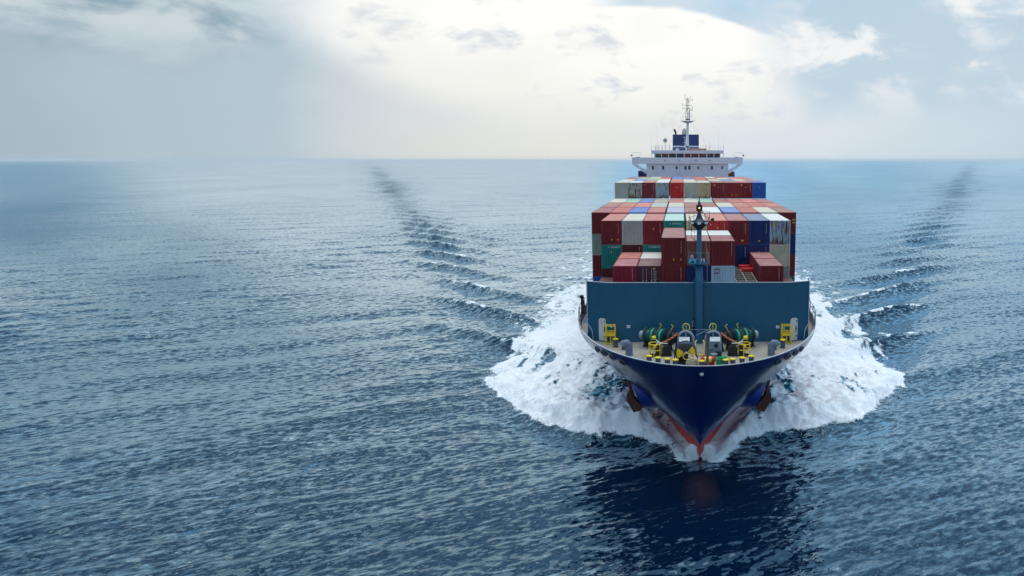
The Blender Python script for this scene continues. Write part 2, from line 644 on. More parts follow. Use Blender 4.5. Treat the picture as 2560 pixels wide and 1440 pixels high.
    dens = fade - 0.62 * gap - 0.50 * gap2 + 0.80 * brk + 0.04 - 0.30 * ss(sd, 6, 1) * ss(Y, 104, 112)
    strk2 = fbm(u / 0.75 + 0.25 * Y, sd / 5.0, 3, 140)
    dens = dens - 0.55 * ss(strk2, -0.02, 0.40) * ss(sd, 1.2, 4.0) * ss(Y, 125, 100)
    dens = np.where(Y > 112, dens - 0.25 * ss(u, 24, 30), dens)
    foam = np.maximum(foam, np.clip(body * dens, 0, 1))
    # scattered whitecaps and thin streaks left of the foam edge
    strk = ss(fbm(X / 1.6, Y / 2.2, 4, 120), 0.10, 0.45) * np.exp(-(np.minimum(sd, 0) / 3.5) ** 2) * ss(Y, 100, 106) * near
    foam = np.maximum(foam, 0.7 * strk)
    thin = ss(sd, -0.1, 0.6) * near * np.exp(-(u / 3.4) ** 2) * ss(Y, 76, 71)
    # aerated, turquoise water round the foam
    aer = np.clip(np.exp(-((u - 6.5) / 3.0) ** 2 - ((Y - 82.0) / 4.5) ** 2) * 1.1 + 0.5 * ss(sd, 1.0, 3.0) * ss(Y, 130, 90) + 0.35 * gap, 0, 1)
    clear = np.exp(-((X - X0) / 2.6) ** 2 - ((Y - 64.5) / 4.2) ** 2)
    Z = h
    V = np.stack([X + hx, Y + hy, Z], 1)
    idx = np.arange(nr * nt).reshape(nr, nt)
    a = idx[:-1, :]
    b = idx[1:, :]
    a2 = np.roll(a, -1, 1)
    b2 = np.roll(b, -1, 1)
    F = np.stack([a, a2, b2, b], -1).reshape(-1, 4)
    F = F[:, ::-1]
    nf = len(F)
    # small disc under the camera closes the sheet
    V = np.vstack([V, [[0, 0, 0]]])
    cI = nr * nt
    tri = np.stack([np.full(nt, cI), np.roll(idx[0], -1), idx[0]], 1)
    me = bpy.data.meshes.new('sea')
    me.vertices.add(len(V))
    me.vertices.foreach_set('co', V.astype(np.float32).ravel())
    loops = np.concatenate([F.ravel(), tri.ravel()]).astype(np.int32)
    me.loops.add(len(loops))
    me.loops.foreach_set('vertex_index', loops)
    starts = np.concatenate([np.arange(nf) * 4, nf * 4 + np.arange(nt) * 3]).astype(np.int32)
    me.polygons.add(nf + nt)
    me.polygons.foreach_set('loop_start', starts)
    me.polygons.foreach_set('use_smooth', np.ones(nf + nt, bool))
    me.update(calc_edges=True)
    me.validate()
    if me.polygons[1000].normal.z < 0:
        me.flip_normals()
    for nm, arr in (('foam', foam), ('aerated', aer), ('clear', clear), ('wake', wake), ('calm', calm0), ('wake_far', wakef * ss(rad, 220, 700) * (1 - 0.8 * ss(rad, 1000, 5000)) * np.clip(0.75 + 1.2 * fbm(X / 40, Y / 40, 3, 130), 0, 1)), ('edge', np.clip(sd, -50, 50))):
        at_ = me.attributes.new(nm, 'FLOAT', 'POINT')
        at_.data.foreach_set('value', np.append(arr, 0).astype(np.float32))
    o = bpy.data.objects.new('sea', me)
    COL.objects.link(o)
    print('sea verts', len(V))
    return o


def sea_material():
    m = bpy.data.materials.new('sea_water')
    m.use_nodes = True
    m.node_tree.nodes.clear()
    w = NT(m.node_tree)
    g = w.n.new('ShaderNodeNewGeometry')
    p = g.outputs['Position']

    def attr(nm):
        a = w.n.new('ShaderNodeAttribute')
        a.attribute_name = nm
        return a.outputs['Fac']
    foam, aer, clear, wake = attr('foam'), attr('aerated'), attr('clear'), attr('wake')
    calm = attr('calm')
    wfar = attr('wake_far')
    # small ripples as slopes (never filtered away with distance), crests lying across the wind
    rot = w.n.new('ShaderNodeMapping')
    rot.inputs['Rotation'].default_value = (0, 0, R(-30.0))
    w.put(rot.inputs['Vector'], p)
    q = rot.outputs[0]
    r1 = w.noise(w.vmul(q, (0.42, 1.0, 1.0)), 2.3, 2, 0.5, 0.15, color=True)
    r2 = w.noise(w.vmul(q, (0.5, 1.0, 1.0)), 4.6, 2, 0.6, 0.2, color=True)
    r3 = w.noise(w.vmul(q, (0.25, 0.6, 1.0)), 0.16, 3, 0.5, 0.0, color=True)
    s1 = w.vop('SUBTRACT', r1, (0.5, 0.5, 0.5))
    s2 = w.vop('SUBTRACT', r2, (0.5, 0.5, 0.5))
    s3 = w.vop('SUBTRACT', r3, (0.5, 0.5, 0.5))
    patch = w.sm(w.noise(w.vmul(p, (0.010, 0.004, 1)), 1.0, 4, 0.6), 0.35, 0.65, 0.65, 1.25)
    sl = w.vop('ADD', w.vmul(s1, (0.85, 1.55, 0)), w.vmul(s2, (0.5, 0.8, 0)))
    sl = w.vop('ADD', sl, w.vmul(s3, (0.22, 0.40, 0)))
    patch = w.mul(patch, w.math('MULTIPLY_ADD', wake, 0.35, 1.0))
    patch = w.mul(patch, calm)
    sl = w.vmul(sl, w.comb(patch, patch, 0.0))
    nrm = w.vop('NORMALIZE', w.vop('ADD', g.outputs['Normal'], sl))
    dt = w.n.new('ShaderNodeVectorMath')
    dt.operation = 'DOT_PRODUCT'
    w.put(dt.inputs[0], nrm)
    w.put(dt.inputs[1], g.outputs['Incoming'])
    lack = w.math('MAXIMUM', w.sub(0.16, dt.outputs['Value']), 0.0)      # no ripple may turn its back
    nrm = w.vop('NORMALIZE', w.vop('ADD', nrm, w.vmul(g.outputs['Incoming'], w.comb(lack, lack, lack))))
    deep = lin(1, 22, 43)
    teal = lin(30, 120, 140)
    wc = w.mix(w.mul(aer, w.sm(w.noise(p, 0.5, 4, 0.6), 0.35, 0.65, 0.3, 1.0)), deep, teal)
    body = w.n.new('ShaderNodeBsdfDiffuse')
    w.put(body.inputs['Color'], wc)
    refr = w.n.new('ShaderNodeBsdfTransparent')       # clear water over the bulb lets daylight through
    w.put(refr.inputs['Color'], (0.72, 0.80, 0.80))
    under = w.n.new('ShaderNodeMixShader')
    w.put(under.inputs[0], w.mul(clear, 0.45))
    w.l.new(body.outputs[0], under.inputs[1])
    w.l.new(refr.outputs[0], under.inputs[2])
    gl = w.n.new('ShaderNodeBsdfGlossy')
    gl.inputs['Color'].default_value = (0.64, 0.86, 1.0, 1)
    gl.inputs['Roughness'].default_value = 0.04
    w.l.new(nrm, gl.inputs['Normal'])
    fr = w.n.new('ShaderNodeFresnel')
    fr.inputs['IOR'].default_value = 1.42
    w.l.new(nrm, fr.inputs['Normal'])
    water = w.n.new('ShaderNodeMixShader')
    # sea roughened by the wake, too fine to model far off, mirrors less of the low sky
    refl = w.math('MULTIPLY', fr.outputs[0], w.math('MULTIPLY_ADD', wfar, -0.55, 1.72), clamp=True)
    w.put(gl.inputs['Color'], w.mix(refl, (0.46, 0.78, 1.0), (0.84, 0.95, 1.0)))
    w.put(water.inputs[0], refl)
    w.l.new(under.outputs[0], water.inputs[1])
    w.l.new(gl.outputs[0], water.inputs[2])
    # foam: amount from the sheet, broken up by finer lace
    lace = w.noise(w.vmul(p, (1.0, 0.7, 1)), 0.75, 8, 0.62, 0.5)
    fine = w.noise(p, 3.0, 6, 0.65, 0.2)
    tex = w.add(w.mul(w.sub(lace, 0.5), 1.3), w.mul(w.sub(fine, 0.5), 0.7))
    fm = w.sm(w.add(foam, w.mul(tex, w.sm(foam, 1.0, 0.55, 0.75, 1.1))), 0.28, 0.66)
    fm = w.mul(fm, w.sm(foam, 0.02, 0.10))
    fo = w.n.new('ShaderNodeBsdfPrincipled')
    w.put(fo.inputs['Base Color'], w.mix(w.sm(w.add(fine, w.mul(foam, 0.25)), 0.35, 0.75), lin(172, 200, 212), lin(246, 249, 250)))
    fo.inputs['Roughness'].default_value = 0.75
    fo.inputs['Specular IOR Level'].default_value = 0.2
    bn = w.n.new('ShaderNodeBump')
    bn.inputs['Strength'].default_value = 0.6
    bn.inputs['Distance'].default_value = 0.25
    w.put(bn.inputs['Height'], w.noise(p, 1.8, 6, 0.65, 0.3))
    w.l.new(bn.outputs[0], fo.inputs['Normal'])
    mx = w.n.new('ShaderNodeMixShader')
    w.put(mx.inputs[0], fm)
    w.l.new(water.outputs[0], mx.inputs[1])
    w.l.new(fo.outputs[0], mx.inputs[2])
    out = w.n.new('ShaderNodeOutputMaterial')
    w.l.new(mx.outputs[0], out.inputs[0])
    return m


sea = build_sea()
sea.data.materials.append(sea_material())
tag(sea, 'dark blue choppy open sea with white bow wave foam', 'sea', kind='structure')

# ------------------------------------------------------------------ the ship: hull
SHIP_OFF = (0.0, 72.0, 0.0)
ship = empty('container_ship', (X0, 72.0, 0.0))
tag(ship, 'navy blue hulled container ship heading straight towards the viewer', 'ship')
ZB, ZR = 1.35, 10.6                 # boot-top line, top of bulwark
ZDECK = 9.6
M_NAVY = mat('navy_hull_paint', lin(5, 31, 104), 0.20, var=0.10, vscale=0.35, spec=0.38)
M_RED = mat('red_boot_top_paint', lin(186, 58, 50), 0.45, var=0.2, vscale=0.6, dirt=lin(130, 84, 78), dirt_amt=0.4, dscale=(1, 1, 0.3), spec=0.2)
M_GREYP = mat('grey_paint', lin(150, 156, 168), 0.45, var=0.08)
M_DARKGREY = mat('dark_grey_paint', lin(70, 76, 88), 0.5, var=0.15)
M_BLACK = mat('black_grease_steel', lin(24, 24, 26), 0.45, var=0.3)
M_TEALB = mat('teal_blue_paint', lin(1, 82, 112), 0.42, var=0.05, vscale=0.5, dirt=lin(2, 74, 100), dirt_amt=0.6, dscale=(0.7, 0.7, 0.10))
M_WHITE = mat('white_paint', lin(226, 228, 232), 0.45, var=0.04, dirt=lin(190, 180, 168), dirt_amt=0.4, dscale=(0.8, 0.8, 0.2))
M_YEL = mat('yellow_paint', lin(240, 205, 20), 0.42, var=0.10, vscale=3.0)
M_RUST = mat('rusty_steel', lin(92, 54, 40), 0.8, var=0.4, vscale=3.0, dirt=lin(50, 34, 30), dirt_amt=0.7, dscale=(2, 2, 2), bump=0.4)
M_DECK = mat('deck_paint', lin(160, 156, 144), 0.6, var=0.14, vscale=0.5, dirt=lin(150, 116, 84), dirt_amt=0.75, dscale=(0.55, 0.55, 1))


def sp(b, name, m, parent=None, bevel=0.0):
    return b.build(name, m, parent or ship, SHIP_OFF, bevel)


def b_rim(d):
    d = np.maximum(d, 0)
    e = 26.0
    q = np.clip((e - d) / e, 0, 1)
    return 13.5 * np.sqrt(np.maximum(1 - q ** 2, 0))


def b_low(d):
    d = np.maximum(d, 0)
    return 13.4 * (1 - np.exp(-((d / 36.0) ** 1.12)))


def stem_y(z):
    return np.interp(z, [-8, -4, -1.5, 0, 1.35, 4, 7, 10.6, 11], [70.5, 70.5, 70.7, 70.6, 70.2, 68.9, 67.1, 64.7, 64.5])


def half_breadth(y, z):
    s = np.clip((z - ZB) / (9.7 - ZB), 0, 1)
    d = y - stem_y(z)
    k = s ** 0.82
    lo = b_low(d) * np.clip(1 + (z - ZB) * 0.03, 0.6, 1) if np.ndim(z) == 0 and z < ZB else b_low(d)
    return lo * (1 - k) + b_rim(d) * k


YS = np.concatenate([[0, 0.02, 0.08, 0.2, 0.4, 0.7, 1.1, 1.6, 2.3, 3.1, 4.0, 5.2, 6.6, 8.2, 10, 12, 14.5, 18, 22, 27, 34, 44, 58, 80, 110, 150, 172]])
ZS_L = [-7.0, -4.0, -1.5, 0.0, 0.6, ZB]
ZS_U = [ZB, 2.0, 2.8, 3.8, 5.0, 6.2, 7.4, 8.5, 9.4, 10.0, ZR]


def hull_patch(zs, name, m):
    b = MB()
    rows = []
    for z in zs:
        sy = float(stem_y(z))
        ys = sy + YS * (240 - sy) / 172.0 if False else sy + YS
        hb = half_breadth(ys, z)
        L = [(-float(h_), float(y_), z) for y_, h_ in zip(ys[::-1], hb[::-1])]
        Rr = [(float(h_), float(y_), z) for y_, h_ in zip(ys[1:], hb[1:])]
        rows.append(L + Rr)
    n = len(rows[0])
    vs = [p for r_ in rows for p in r_]
    fs = []
    for i in range(len(rows) - 1):
        for j in range(n - 1):
            fs.append((i * n + j, i * n + j + 1, (i + 1) * n + j + 1, (i + 1) * n + j))
    b._add(vs, fs, True)
    return b, rows


hb_, rows_u = hull_patch(ZS_U, 'hull', M_NAVY)
hull = sp(hb_, 'hull', M_NAVY)
hull['label'] = 'dark navy blue flared bow and sides'
rb_, _ = hull_patch(ZS_L, 'boot_top', M_RED)
boot = sp(rb_, 'boot_top', M_RED)
boot['label'] = 'faded red underwater paint at the stem'
# bulb just under the water
bb = MB()
prof = []
for i in range(15):
    a = PI * i / 14
    prof.append((math.sin(a) ** 0.8, -math.cos(a)))
vs, fs = [], []
for i, (r_, h_) in enumerate(prof):
    for j in range(20):
        w_ = 2 * PI * j / 20
        vs.append((1.9 * r_ * math.cos(w_), 66.2 + 6.2 * h_, -2.35 + 2.25 * r_ * math.sin(w_)))
for i in range(14):
    for j in range(20):
        fs.append((i * 20 + j, i * 20 + (j + 1) % 20, (i + 1) * 20 + (j + 1) % 20, (i + 1) * 20 + j))
bb._add(vs, fs, True)
sp(bb, 'bulbous_bow', mat('faded_bulb_paint', lin(176, 112, 106), 0.7, var=0.15))
# bulwark inner face and cap rail
top = rows_u[-1]


def inset(z, off, ymax=172 + 66):
    """rim curve pulled inboard"""
    zz = min(z, ZR)
    ys = float(stem_y(zz)) + YS
    hb = half_breadth(ys, zz)
    pts = [(-float(h_), float(y_)) for y_, h_ in zip(ys[::-1], hb[::-1])] + [(float(h_), float(y_)) for y_, h_ in zip(ys[1:], hb[1:])]
    out = []
    n = len(pts)
    for i, (x, y) in enumerate(pts):
        xa, ya = pts[max(i - 1, 0)]
        xb, yb = pts[min(i + 1, n - 1)]
        tx, ty = xb - xa, yb - ya
        l_ = math.hypot(tx, ty)
        out.append((x - ty / l_ * off, y + tx / l_ * off, z))
    return out


def strip(b, A, B, smooth=True):
    n = len(A)
    b._add(list(A) + list(B), [(i, i + 1, n + i + 1, n + i) for i in range(n - 1)], smooth)


cap = MB()
o_, i_ = inset(ZR + 0.03, -0.03), inset(ZR + 0.03, 0.13)
o2, i2 = inset(ZR - 0.03, -0.03), inset(ZR - 0.03, 0.13)
strip(cap, o_, i_); strip(cap, o2, o_); strip(cap, i_, i2)
sp(cap, 'cap_rail', mat('cap_rail_paint', lin(188, 194, 204), 0.4, var=0.08))
bw = MB()
strip(bw, inset(ZR - 0.03, 0.12), inset(ZDECK, 0.12))
sp(bw, 'bulwark', M_GREYP)
dk = MB()
dp = [p for p in inset(ZDECK, 0.12) if p[1] < 90]
c0 = len(dp)
dk._add(dp + [(0, 88, ZDECK)], [(i, i + 1, c0) for i in range(c0 - 1)])
sp(dk, 'foredeck', M_DECK)

# murk under the clear water round the bulb
mk = MB()
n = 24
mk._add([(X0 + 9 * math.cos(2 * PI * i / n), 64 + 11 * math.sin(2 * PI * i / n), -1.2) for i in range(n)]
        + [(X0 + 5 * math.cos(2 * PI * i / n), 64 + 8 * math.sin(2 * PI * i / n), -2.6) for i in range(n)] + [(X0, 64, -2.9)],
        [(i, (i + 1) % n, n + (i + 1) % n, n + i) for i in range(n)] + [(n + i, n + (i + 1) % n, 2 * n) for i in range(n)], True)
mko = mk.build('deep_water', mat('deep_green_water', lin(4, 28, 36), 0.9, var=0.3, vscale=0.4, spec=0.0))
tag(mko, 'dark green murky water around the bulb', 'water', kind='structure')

# ------------------------------------------------------------------ cargo: shipping containers
CW = 2.438
PALETTE = {   # name: (paint colour, word)
    'maroon': (lin(122, 23, 33), 'maroon'), 'dark': (lin(86, 20, 36), 'dark purplish maroon'), 'crimson': (lin(146, 24, 50), 'crimson'),
    'red': (lin(178, 34, 36), 'bright red'), 'coral': (lin(206, 74, 66), 'coral red'), 'salmon': (lin(182, 64, 54), 'faded red'),
    'brown': (lin(138, 70, 58), 'brownish red'), 'dusky': (lin(142, 48, 54), 'dusky red'), 'orange': (lin(200, 84, 62), 'orange red'),
    'cream': (lin(206, 198, 172), 'cream'), 'white': (lin(222, 222, 214), 'off-white'), 'grey': (lin(166, 168, 162), 'light grey'),
    'sage': (lin(150, 166, 150), 'grey-green'), 'tan': (lin(176, 158, 130), 'tan'), 'ice': (lin(186, 206, 222), 'pale ice blue'),
    'teal': (lin(14, 128, 120), 'teal green'), 'mint': (lin(120, 184, 150), 'mint green'), 'navy': (lin(12, 38, 100), 'navy blue'),
    'blue': (lin(24, 92, 178), 'bright blue'), 'slate': (lin(92, 112, 150), 'slate blue'), 'lavender': (lin(160, 160, 186), 'lavender grey'),
    'steel': (lin(150, 172, 184), 'pale blue-grey'),
}


def paint_mat(name, kind):
    """container paint: colour and rust amount come from the object (colour and alpha)"""
    m = bpy.data.materials.new(name)
    m.use_nodes = True
    m.node_tree.nodes.clear()
    w = NT(m.node_tree)
    oi = w.n.new('ShaderNodeObjectInfo')
    col, alpha, rnd = oi.outputs['Color'], oi.outputs['Alpha'], oi.outputs['Random']
    tc = w.n.new('ShaderNodeTexCoord')
    p = w.vop('ADD', tc.outputs['Object'], w.comb(w.mul(rnd, 37.0), w.mul(rnd, 11.0), w.mul(rnd, 53.0)))
    n = w.noise(p, 0.9, 5, 0.6)
    if kind == 'roof':
        dust_and_light = w.sm(w.add(n, w.mul(w.sub(rnd, 0.5), 0.25)), 0.25, 0.8, 0.28, 0.58)  # dust and fading, strengthened to paint in the light from above
        faded = w.comb(*[w.math('POWER', q_, 0.5) for q_ in w.sep(col)])
        c = w.mix(dust_and_light, col, w.mix(0.5, faded, lin(234, 214, 192)))
        rough = 0.6
        rs = w.noise(p, 1.6, 6, 0.7, 0.5)
        rust = w.mul(w.sm(rs, 0.62, 0.74), w.math('MULTIPLY_ADD', alpha, 0.4, 0.08))
    else:
        c = w.mix(w.sm(n, 0.3, 0.75), w.vmul(col, (0.86, 0.86, 0.86)), w.vmul(col, (1.08, 1.08, 1.08)))
        x, y, z = w.sep(tc.outputs['Object'])
        st = w.noise(w.vmul(p, (3.2, 3.2, 0.55)), 1.0, 7, 0.7, 0.3)
        low = w.sm(z, 1.1, 0.0, 0.0, 0.10)
        rust = w.mul(w.sm(w.add(w.add(st, low), w.mul(w.sub(alpha, 0.5), 0.20)), 0.56, 0.66), w.sm(alpha, 0.0, 0.45, 0.05, 1.0))
        rough = 0.5
    c = w.mix(rust, c, w.mix(w.noise(p, 6.0, 3), lin(66, 34, 24), lin(132, 78, 48)))
    b = w.n.new('ShaderNodeBsdfPrincipled')
    w.put(b.inputs['Base Color'], c)
    b.inputs['Roughness'].default_value = rough
    b.inputs['Specular IOR Level'].default_value = 0.35
    o = w.n.new('ShaderNodeOutputMaterial')
    w.l.new(b.outputs[0], o.inputs[0])
    return m


MP_WALL = paint_mat('container_wall_paint', 'wall')
MP_ROOF = paint_mat('container_roof_paint', 'roof')
M_MARK = mat('white_stencil_paint', lin(226, 226, 222), 0.6, var=0.15, vscale=9)
M_STICK = mat('yellow_warning_sticker', lin(214, 160, 30), 0.5, var=0.1)
M_PURP = mat('purple_logo_paint', lin(70, 24, 96), 0.5, var=0.05)
M_RODS = mat('galvanised_rods', lin(176, 172, 172), 0.4, metal=0.4, var=0.2, vscale=5)

_cm = {}


def raw(name, b, m):
    """mesh only, no object"""
    o = b.build(name, m)
    me = o.data
    bpy.data.objects.remove(o)
    return me


def corr(b, x0, x1, z0, z1, y, depth, n, flip=1):
    """upright corrugated sheet in the xz plane at y, grooves going in +y"""
    pts = []
    for i in range(n):
        a = x0 + (x1 - x0) * i / n
        e = x0 + (x1 - x0) * (i + 1) / n
        d = e - a
        pts += [(a, 0), (a + d * 0.36, 0), (a + d * 0.5, depth), (a + d * 0.86, depth)]
    pts.append((x1, 0))
    vs = [(x, y + q * flip, z0) for x, q in pts] + [(x, y + q * flip, z1) for x, q in pts]
    k = len(pts)
    b._add(vs, [(i, i + 1, k + i + 1, k + i) for i in range(k - 1)])


def container_meshes(L, H):
    key = (L, H)
    if key in _cm:
        return _cm[key]
    h = CW / 2
    fr = MB()
    for sx in (-1, 1):
        for y0 in (0, L - 0.16):
            fr.cbox((sx * (h - 0.08), y0 + 0.08, H / 2), (0.16, 0.16, H - 0.02))
            for z0 in (0.0, H - 0.118):
                fr.cbox((sx * (h - 0.089 + 0.004), y0 + 0.08 + (0.004 if y0 else -0.004), z0 + 0.059), (0.178, 0.178, 0.118))
        for z0 in (0.10, H - 0.08):
            fr.cbox((sx * (h - 0.04), L / 2, z0), (0.08, L - 0.34, 0.12))
        # corrugated side
        n = int(L / 0.56)
        sb = MB()
        corr(sb, 0.18, L - 0.18, 0.16, H - 0.14, 0, 0.036, n)
        fr._add([(sx * (h - 0.012 - v[1]), v[0], v[2]) for v in sb.v], sb.f)
    for y0 in (0.06, L - 0.06):
        for z0 in (0.09, H - 0.075):
            fr.cbox((0, y0, z0), (CW - 0.34, 0.10, 0.15))
    ew = MB()
    corr(ew, -h + 0.16, h - 0.16, 0.165, H - 0.15, 0.010, 0.085, 8)
    rf = MB()
    n = int(L / 0.62)
    k = []
    for i in range(n):
        a = 0.10 + (L - 0.2) * i / n
        d = (L - 0.2) / n
        k += [(a, 0), (a + 0.5 * d, 0), (a + 0.6 * d, -0.022), (a + 0.9 * d, -0.022)]
    k.append((L - 0.10, 0))
    vs = [(-h + 0.06, y, H - 0.012 + z) for y, z in k] + [(h - 0.06, y, H - 0.012 + z) for y, z in k]
    q = len(k)
    rf._add(vs, [(i, i + 1, q + i + 1, q + i) for i in range(q - 1)])
    dr = MB()
    for sx in (-1, 1):
        x0, x1 = sorted((sx * 0.02, sx * (h - 0.17)))
        dr.box((x0, 0.03, 0.17), (x1, 0.07, H - 0.16))
        for i in range(5):
            zz = 0.35 + (H - 0.7) * i / 4
            dr.box((x0 + 0.08, 0.018, zz - 0.03), (x1 - 0.08, 0.032, zz + 0.03))
    _cm[key] = (raw('container_frame', fr, MP_WALL), raw('container_end_wall', ew, MP_WALL), raw('container_roof', rf, MP_ROOF), raw('container_door', dr, MP_WALL))
    return _cm[key]


def link(name, me, parent, col=None):
    o = bpy.data.objects.new(name, me)
    COL.objects.link(o)
    o.parent = parent
    if col is not None:
        o.color = col
    return o


def code_mesh():
    """upright line of stencilled characters, as strokes"""
    if 'code' in _cm:
        return _cm['code']
    b = MB()
    r_ = random.Random(3)
    for i in range(11):
        z = -i * 0.105 - (0.06 if i > 3 else 0) - (0.06 if i > 9 else 0)
        for st in r_.sample([(0, 0, .05, .012), (0, .035, .05, .047), (0, .07, .05, .082), (0, 0, .012, .082), (.038, 0, .05, .082)], 4):
            b.box((st[0] - .025, -0.004, z + st[1]), (st[2] - .025, 0.004, z + st[3]))
    _cm['code'] = raw('container_code', b, M_MARK)
    return _cm['code']


def disc_mesh(kind):
    if kind in _cm:
        return _cm[kind]
    b = MB()
    if kind == 'diamond':
        b.prism([(-.11, 0, 0), (0, 0, -.13), (.11, 0, 0), (0, 0, .13)], (0, -0.006, 0))
    elif kind == 'tag':
        b.box((-.13, -0.006, -.13), (.13, 0, .13))
    elif kind == 'wide':
        b.box((-.17, -0.006, -.09), (.17, 0, .09))
    elif kind == 'dot':
        b.lathe([(0, -.006), (.06, -.006), (.06, 0)], axis=(0, 1, 0), n=8)
    _cm[kind] = raw('sticker', b, M_MARK if kind == 'dot' else M_STICK)
    return _cm[kind]


CONTAINERS = []


def container(colour, x, y, ztop, L=12.19, H=2.87, rust=0.0, door=False, marks=(), where='', row=None, look=None):
    """x = centre, y = front face, ztop = top; ship coordinates"""
    fr, ew, rf, dr = container_meshes(L, H)
    c = PALETTE[colour][0]
    f = 0.93 + 0.14 * random.random()
    col = (c[0] * f, c[1] * f, c[2] * f, rust)
    o = bpy.data.objects.new('shipping_container', fr)
    COL.objects.link(o)
    o.location = (x + X0, y, ztop - H)
    o.color = col
    link('roof', rf, o, col)
    if door:
        link('door', dr, o, col)
        for xx in (-0.62, -0.26, 0.26, 0.62):
            b = MB()
            b.bar((xx, 0.005, 0.2), (xx, 0.005, H - 0.2), 0.025)
            b.box((xx - 0.06, -0.024, 1.0), (xx + 0.06, 0.012, 1.12))
            b.build('lock_rod', M_RODS, o)
    else:
        link('end_wall', ew, o, col)
    for kind, mx, mz in marks:
        if kind == 'code':
            t = link('marking', code_mesh(), o)
        elif kind == 'letters':
            if 'letters' not in _cm:
                b = MB()
                r_ = random.Random(8)
                for i in range(9):
                    if i == 1: continue
                    xx = -0.62 + i * 0.15
                    b.box((xx, -0.004, 0), (xx + 0.025, 0.004, 0.17))
                    b.box((xx + 0.055, -0.004, 0), (xx + 0.08, 0.004, 0.17))
                    b.box((xx + 0.025, -0.004, 0.07 + 0.07 * (i % 2)), (xx + 0.055, 0.004, 0.10 + 0.07 * (i % 2)))
                _cm['letters'] = raw('lettering', b, M_MARK)
            t = link('lettering', _cm['letters'], o)
        elif kind == 'panel':
            b = MB()
            for i in range(4):
                for j in range(5):
                    ln = [0.05, 0.07, 0.03, 0.06, 0.04][(i + j) % 5]
                    b.box((i * 0.11, -0.004, -j * 0.26), (i * 0.11 + ln, 0.004, -j * 0.26 + 0.05))
            t = b.build('marking', M_MARK, o)
        elif kind == 'logo':
            b = MB()
            b.box((-.24, -0.006, -.26), (.24, 0, .26))
            t = b.build('logo', M_PURP, o)
            b = MB()
            for sx in (-1, 1):
                b.prism([(sx * .05, -0.006, -.14), (sx * .17, -0.006, -.17), (sx * .15, -0.006, 0), (sx * .17, -0.006, .15), (sx * .05, -0.006, .15)], (0, -0.006, 0))
            g = b.build('emblem', M_MARK, t)
        else:
            t = link('sticker', disc_mesh(kind), o)
        if kind in ('code', 'panel', 'letters'):
            t['kind'] = 'stuff'
        t.location = (mx, 0.008, mz)
    o['category'] = 'container'
    CONTAINERS.append([o, colour, row or where, where, look, rust])
    return o


def centres(n, groups, pitch=2.5, gap=0.12):
    """column centres across the ship, with a gap between column groups"""
    xs, x = [], 0.0
    k = 0
    for gi, g in enumerate(groups):
        for _ in range(g):
            xs.append(x)
            x += pitch
        x += gap
    m = (xs[0] + xs[-1]) / 2
    return [v - m for v in xs]


X11 = centres(11, (4, 3, 4), 2.475, 0.16)
X9 = centres(9, (4, 5), 2.475, 0.16)
code = ('code', 0.82, 2.45)
code2 = ('code', 0.82, 2.2)

# foremost cargo, standing just behind the breakwater
YA = 79.5
ZA1 = 17.25
xa1 = at(1532, 665, YA).x + CW / 2
xa1b = at(1652, 665, YA).x - CW / 2
xa2 = (at(1653, 594, YA).x + at(1713, 594, YA).x) / 2
xa3 = at(1716.5, 603, YA).x + CW / 2
xa3b = at(1838, 603, YA).x - CW / 2
xa5 = (at(1899.5, 666, YA).x + at(1958.5, 666, YA).x) / 2
W_A = 'right behind the teal breakwater'
container('crimson', xa1, YA, ZA1, 6.06, 2.59, marks=[('code', 0.78, 2.3)], where=W_A, look='crimson half-length container, leftmost of those right behind the teal breakwater')
container('dark', xa1b, YA, ZA1, 6.06, 2.59, door=True, marks=[('panel', 0.40, 1.95), ('diamond', 0.5, 2.3)], where=W_A, look='dark purplish container showing its doors and lock rods behind the breakwater')
container('salmon', xa1, YA + 6.2, ZA1, 6.06, 2.59, where=W_A, look='faded red half-length container roof directly behind the crimson one at left')
container('white', xa1b, YA + 6.2, ZA1, 6.06, 2.59, where=W_A, look='off-white half-length container roof directly behind the container with doors')
container('maroon', xa2, YA, 20.16, 12.19, 2.87, marks=[code, ('diamond', 0.05, 0.62), ('diamond', 0.78, 0.62)], where=W_A, look='tall maroon container with two yellow stickers, just left of the foremast')
container('maroon', xa2, YA, ZA1, 12.19, 2.59, marks=[('code', 0.78, 2.3)], where=W_A, look='maroon container with a white code at breakwater level, underneath the tall one left of foremast')
container('brown', xa3, YA, 19.82, 6.06, 2.55, marks=[('code', 0.78, 2.2)], where=W_A, look='maroon half-length container standing directly behind the foremast post')
container('white', xa3, YA + 6.2, 19.82, 6.06, 2.55, where=W_A, look='off-white container roof behind the foremast post, left of its off-white twin')
container('maroon', xa3b, YA, 19.82, 6.06, 2.55, marks=[('code', 0.85, 2.2)], where=W_A, look='maroon container on top of the pale ice blue one, right of the foremast')
container('white', xa3b, YA + 6.2, 19.82, 6.06, 2.55, where=W_A, look='off-white container roof right of the foremast, behind the maroon one with a code')
container('navy', xa3, YA, ZA1, 12.19, 2.59, where=W_A, look='navy blue container in the shade behind the foot of the foremast')
container('ice', xa3b, YA, ZA1, 12.19, 2.59, rust=0.12, marks=[('logo', -0.62, 2.05)], where=W_A, look='pale ice blue container with a purple square emblem behind the breakwater')
container('maroon', xa5, YA, ZA1, 6.06, 2.59, marks=[('code', 0.78, 2.3)], where=W_A, look='maroon half-length container, rightmost of those right behind the teal breakwater')
container('dusky', xa5, YA + 6.2, ZA1, 6.06, 2.59, where=W_A, look='dusky red half-length container directly behind the rightmost one at the breakwater')

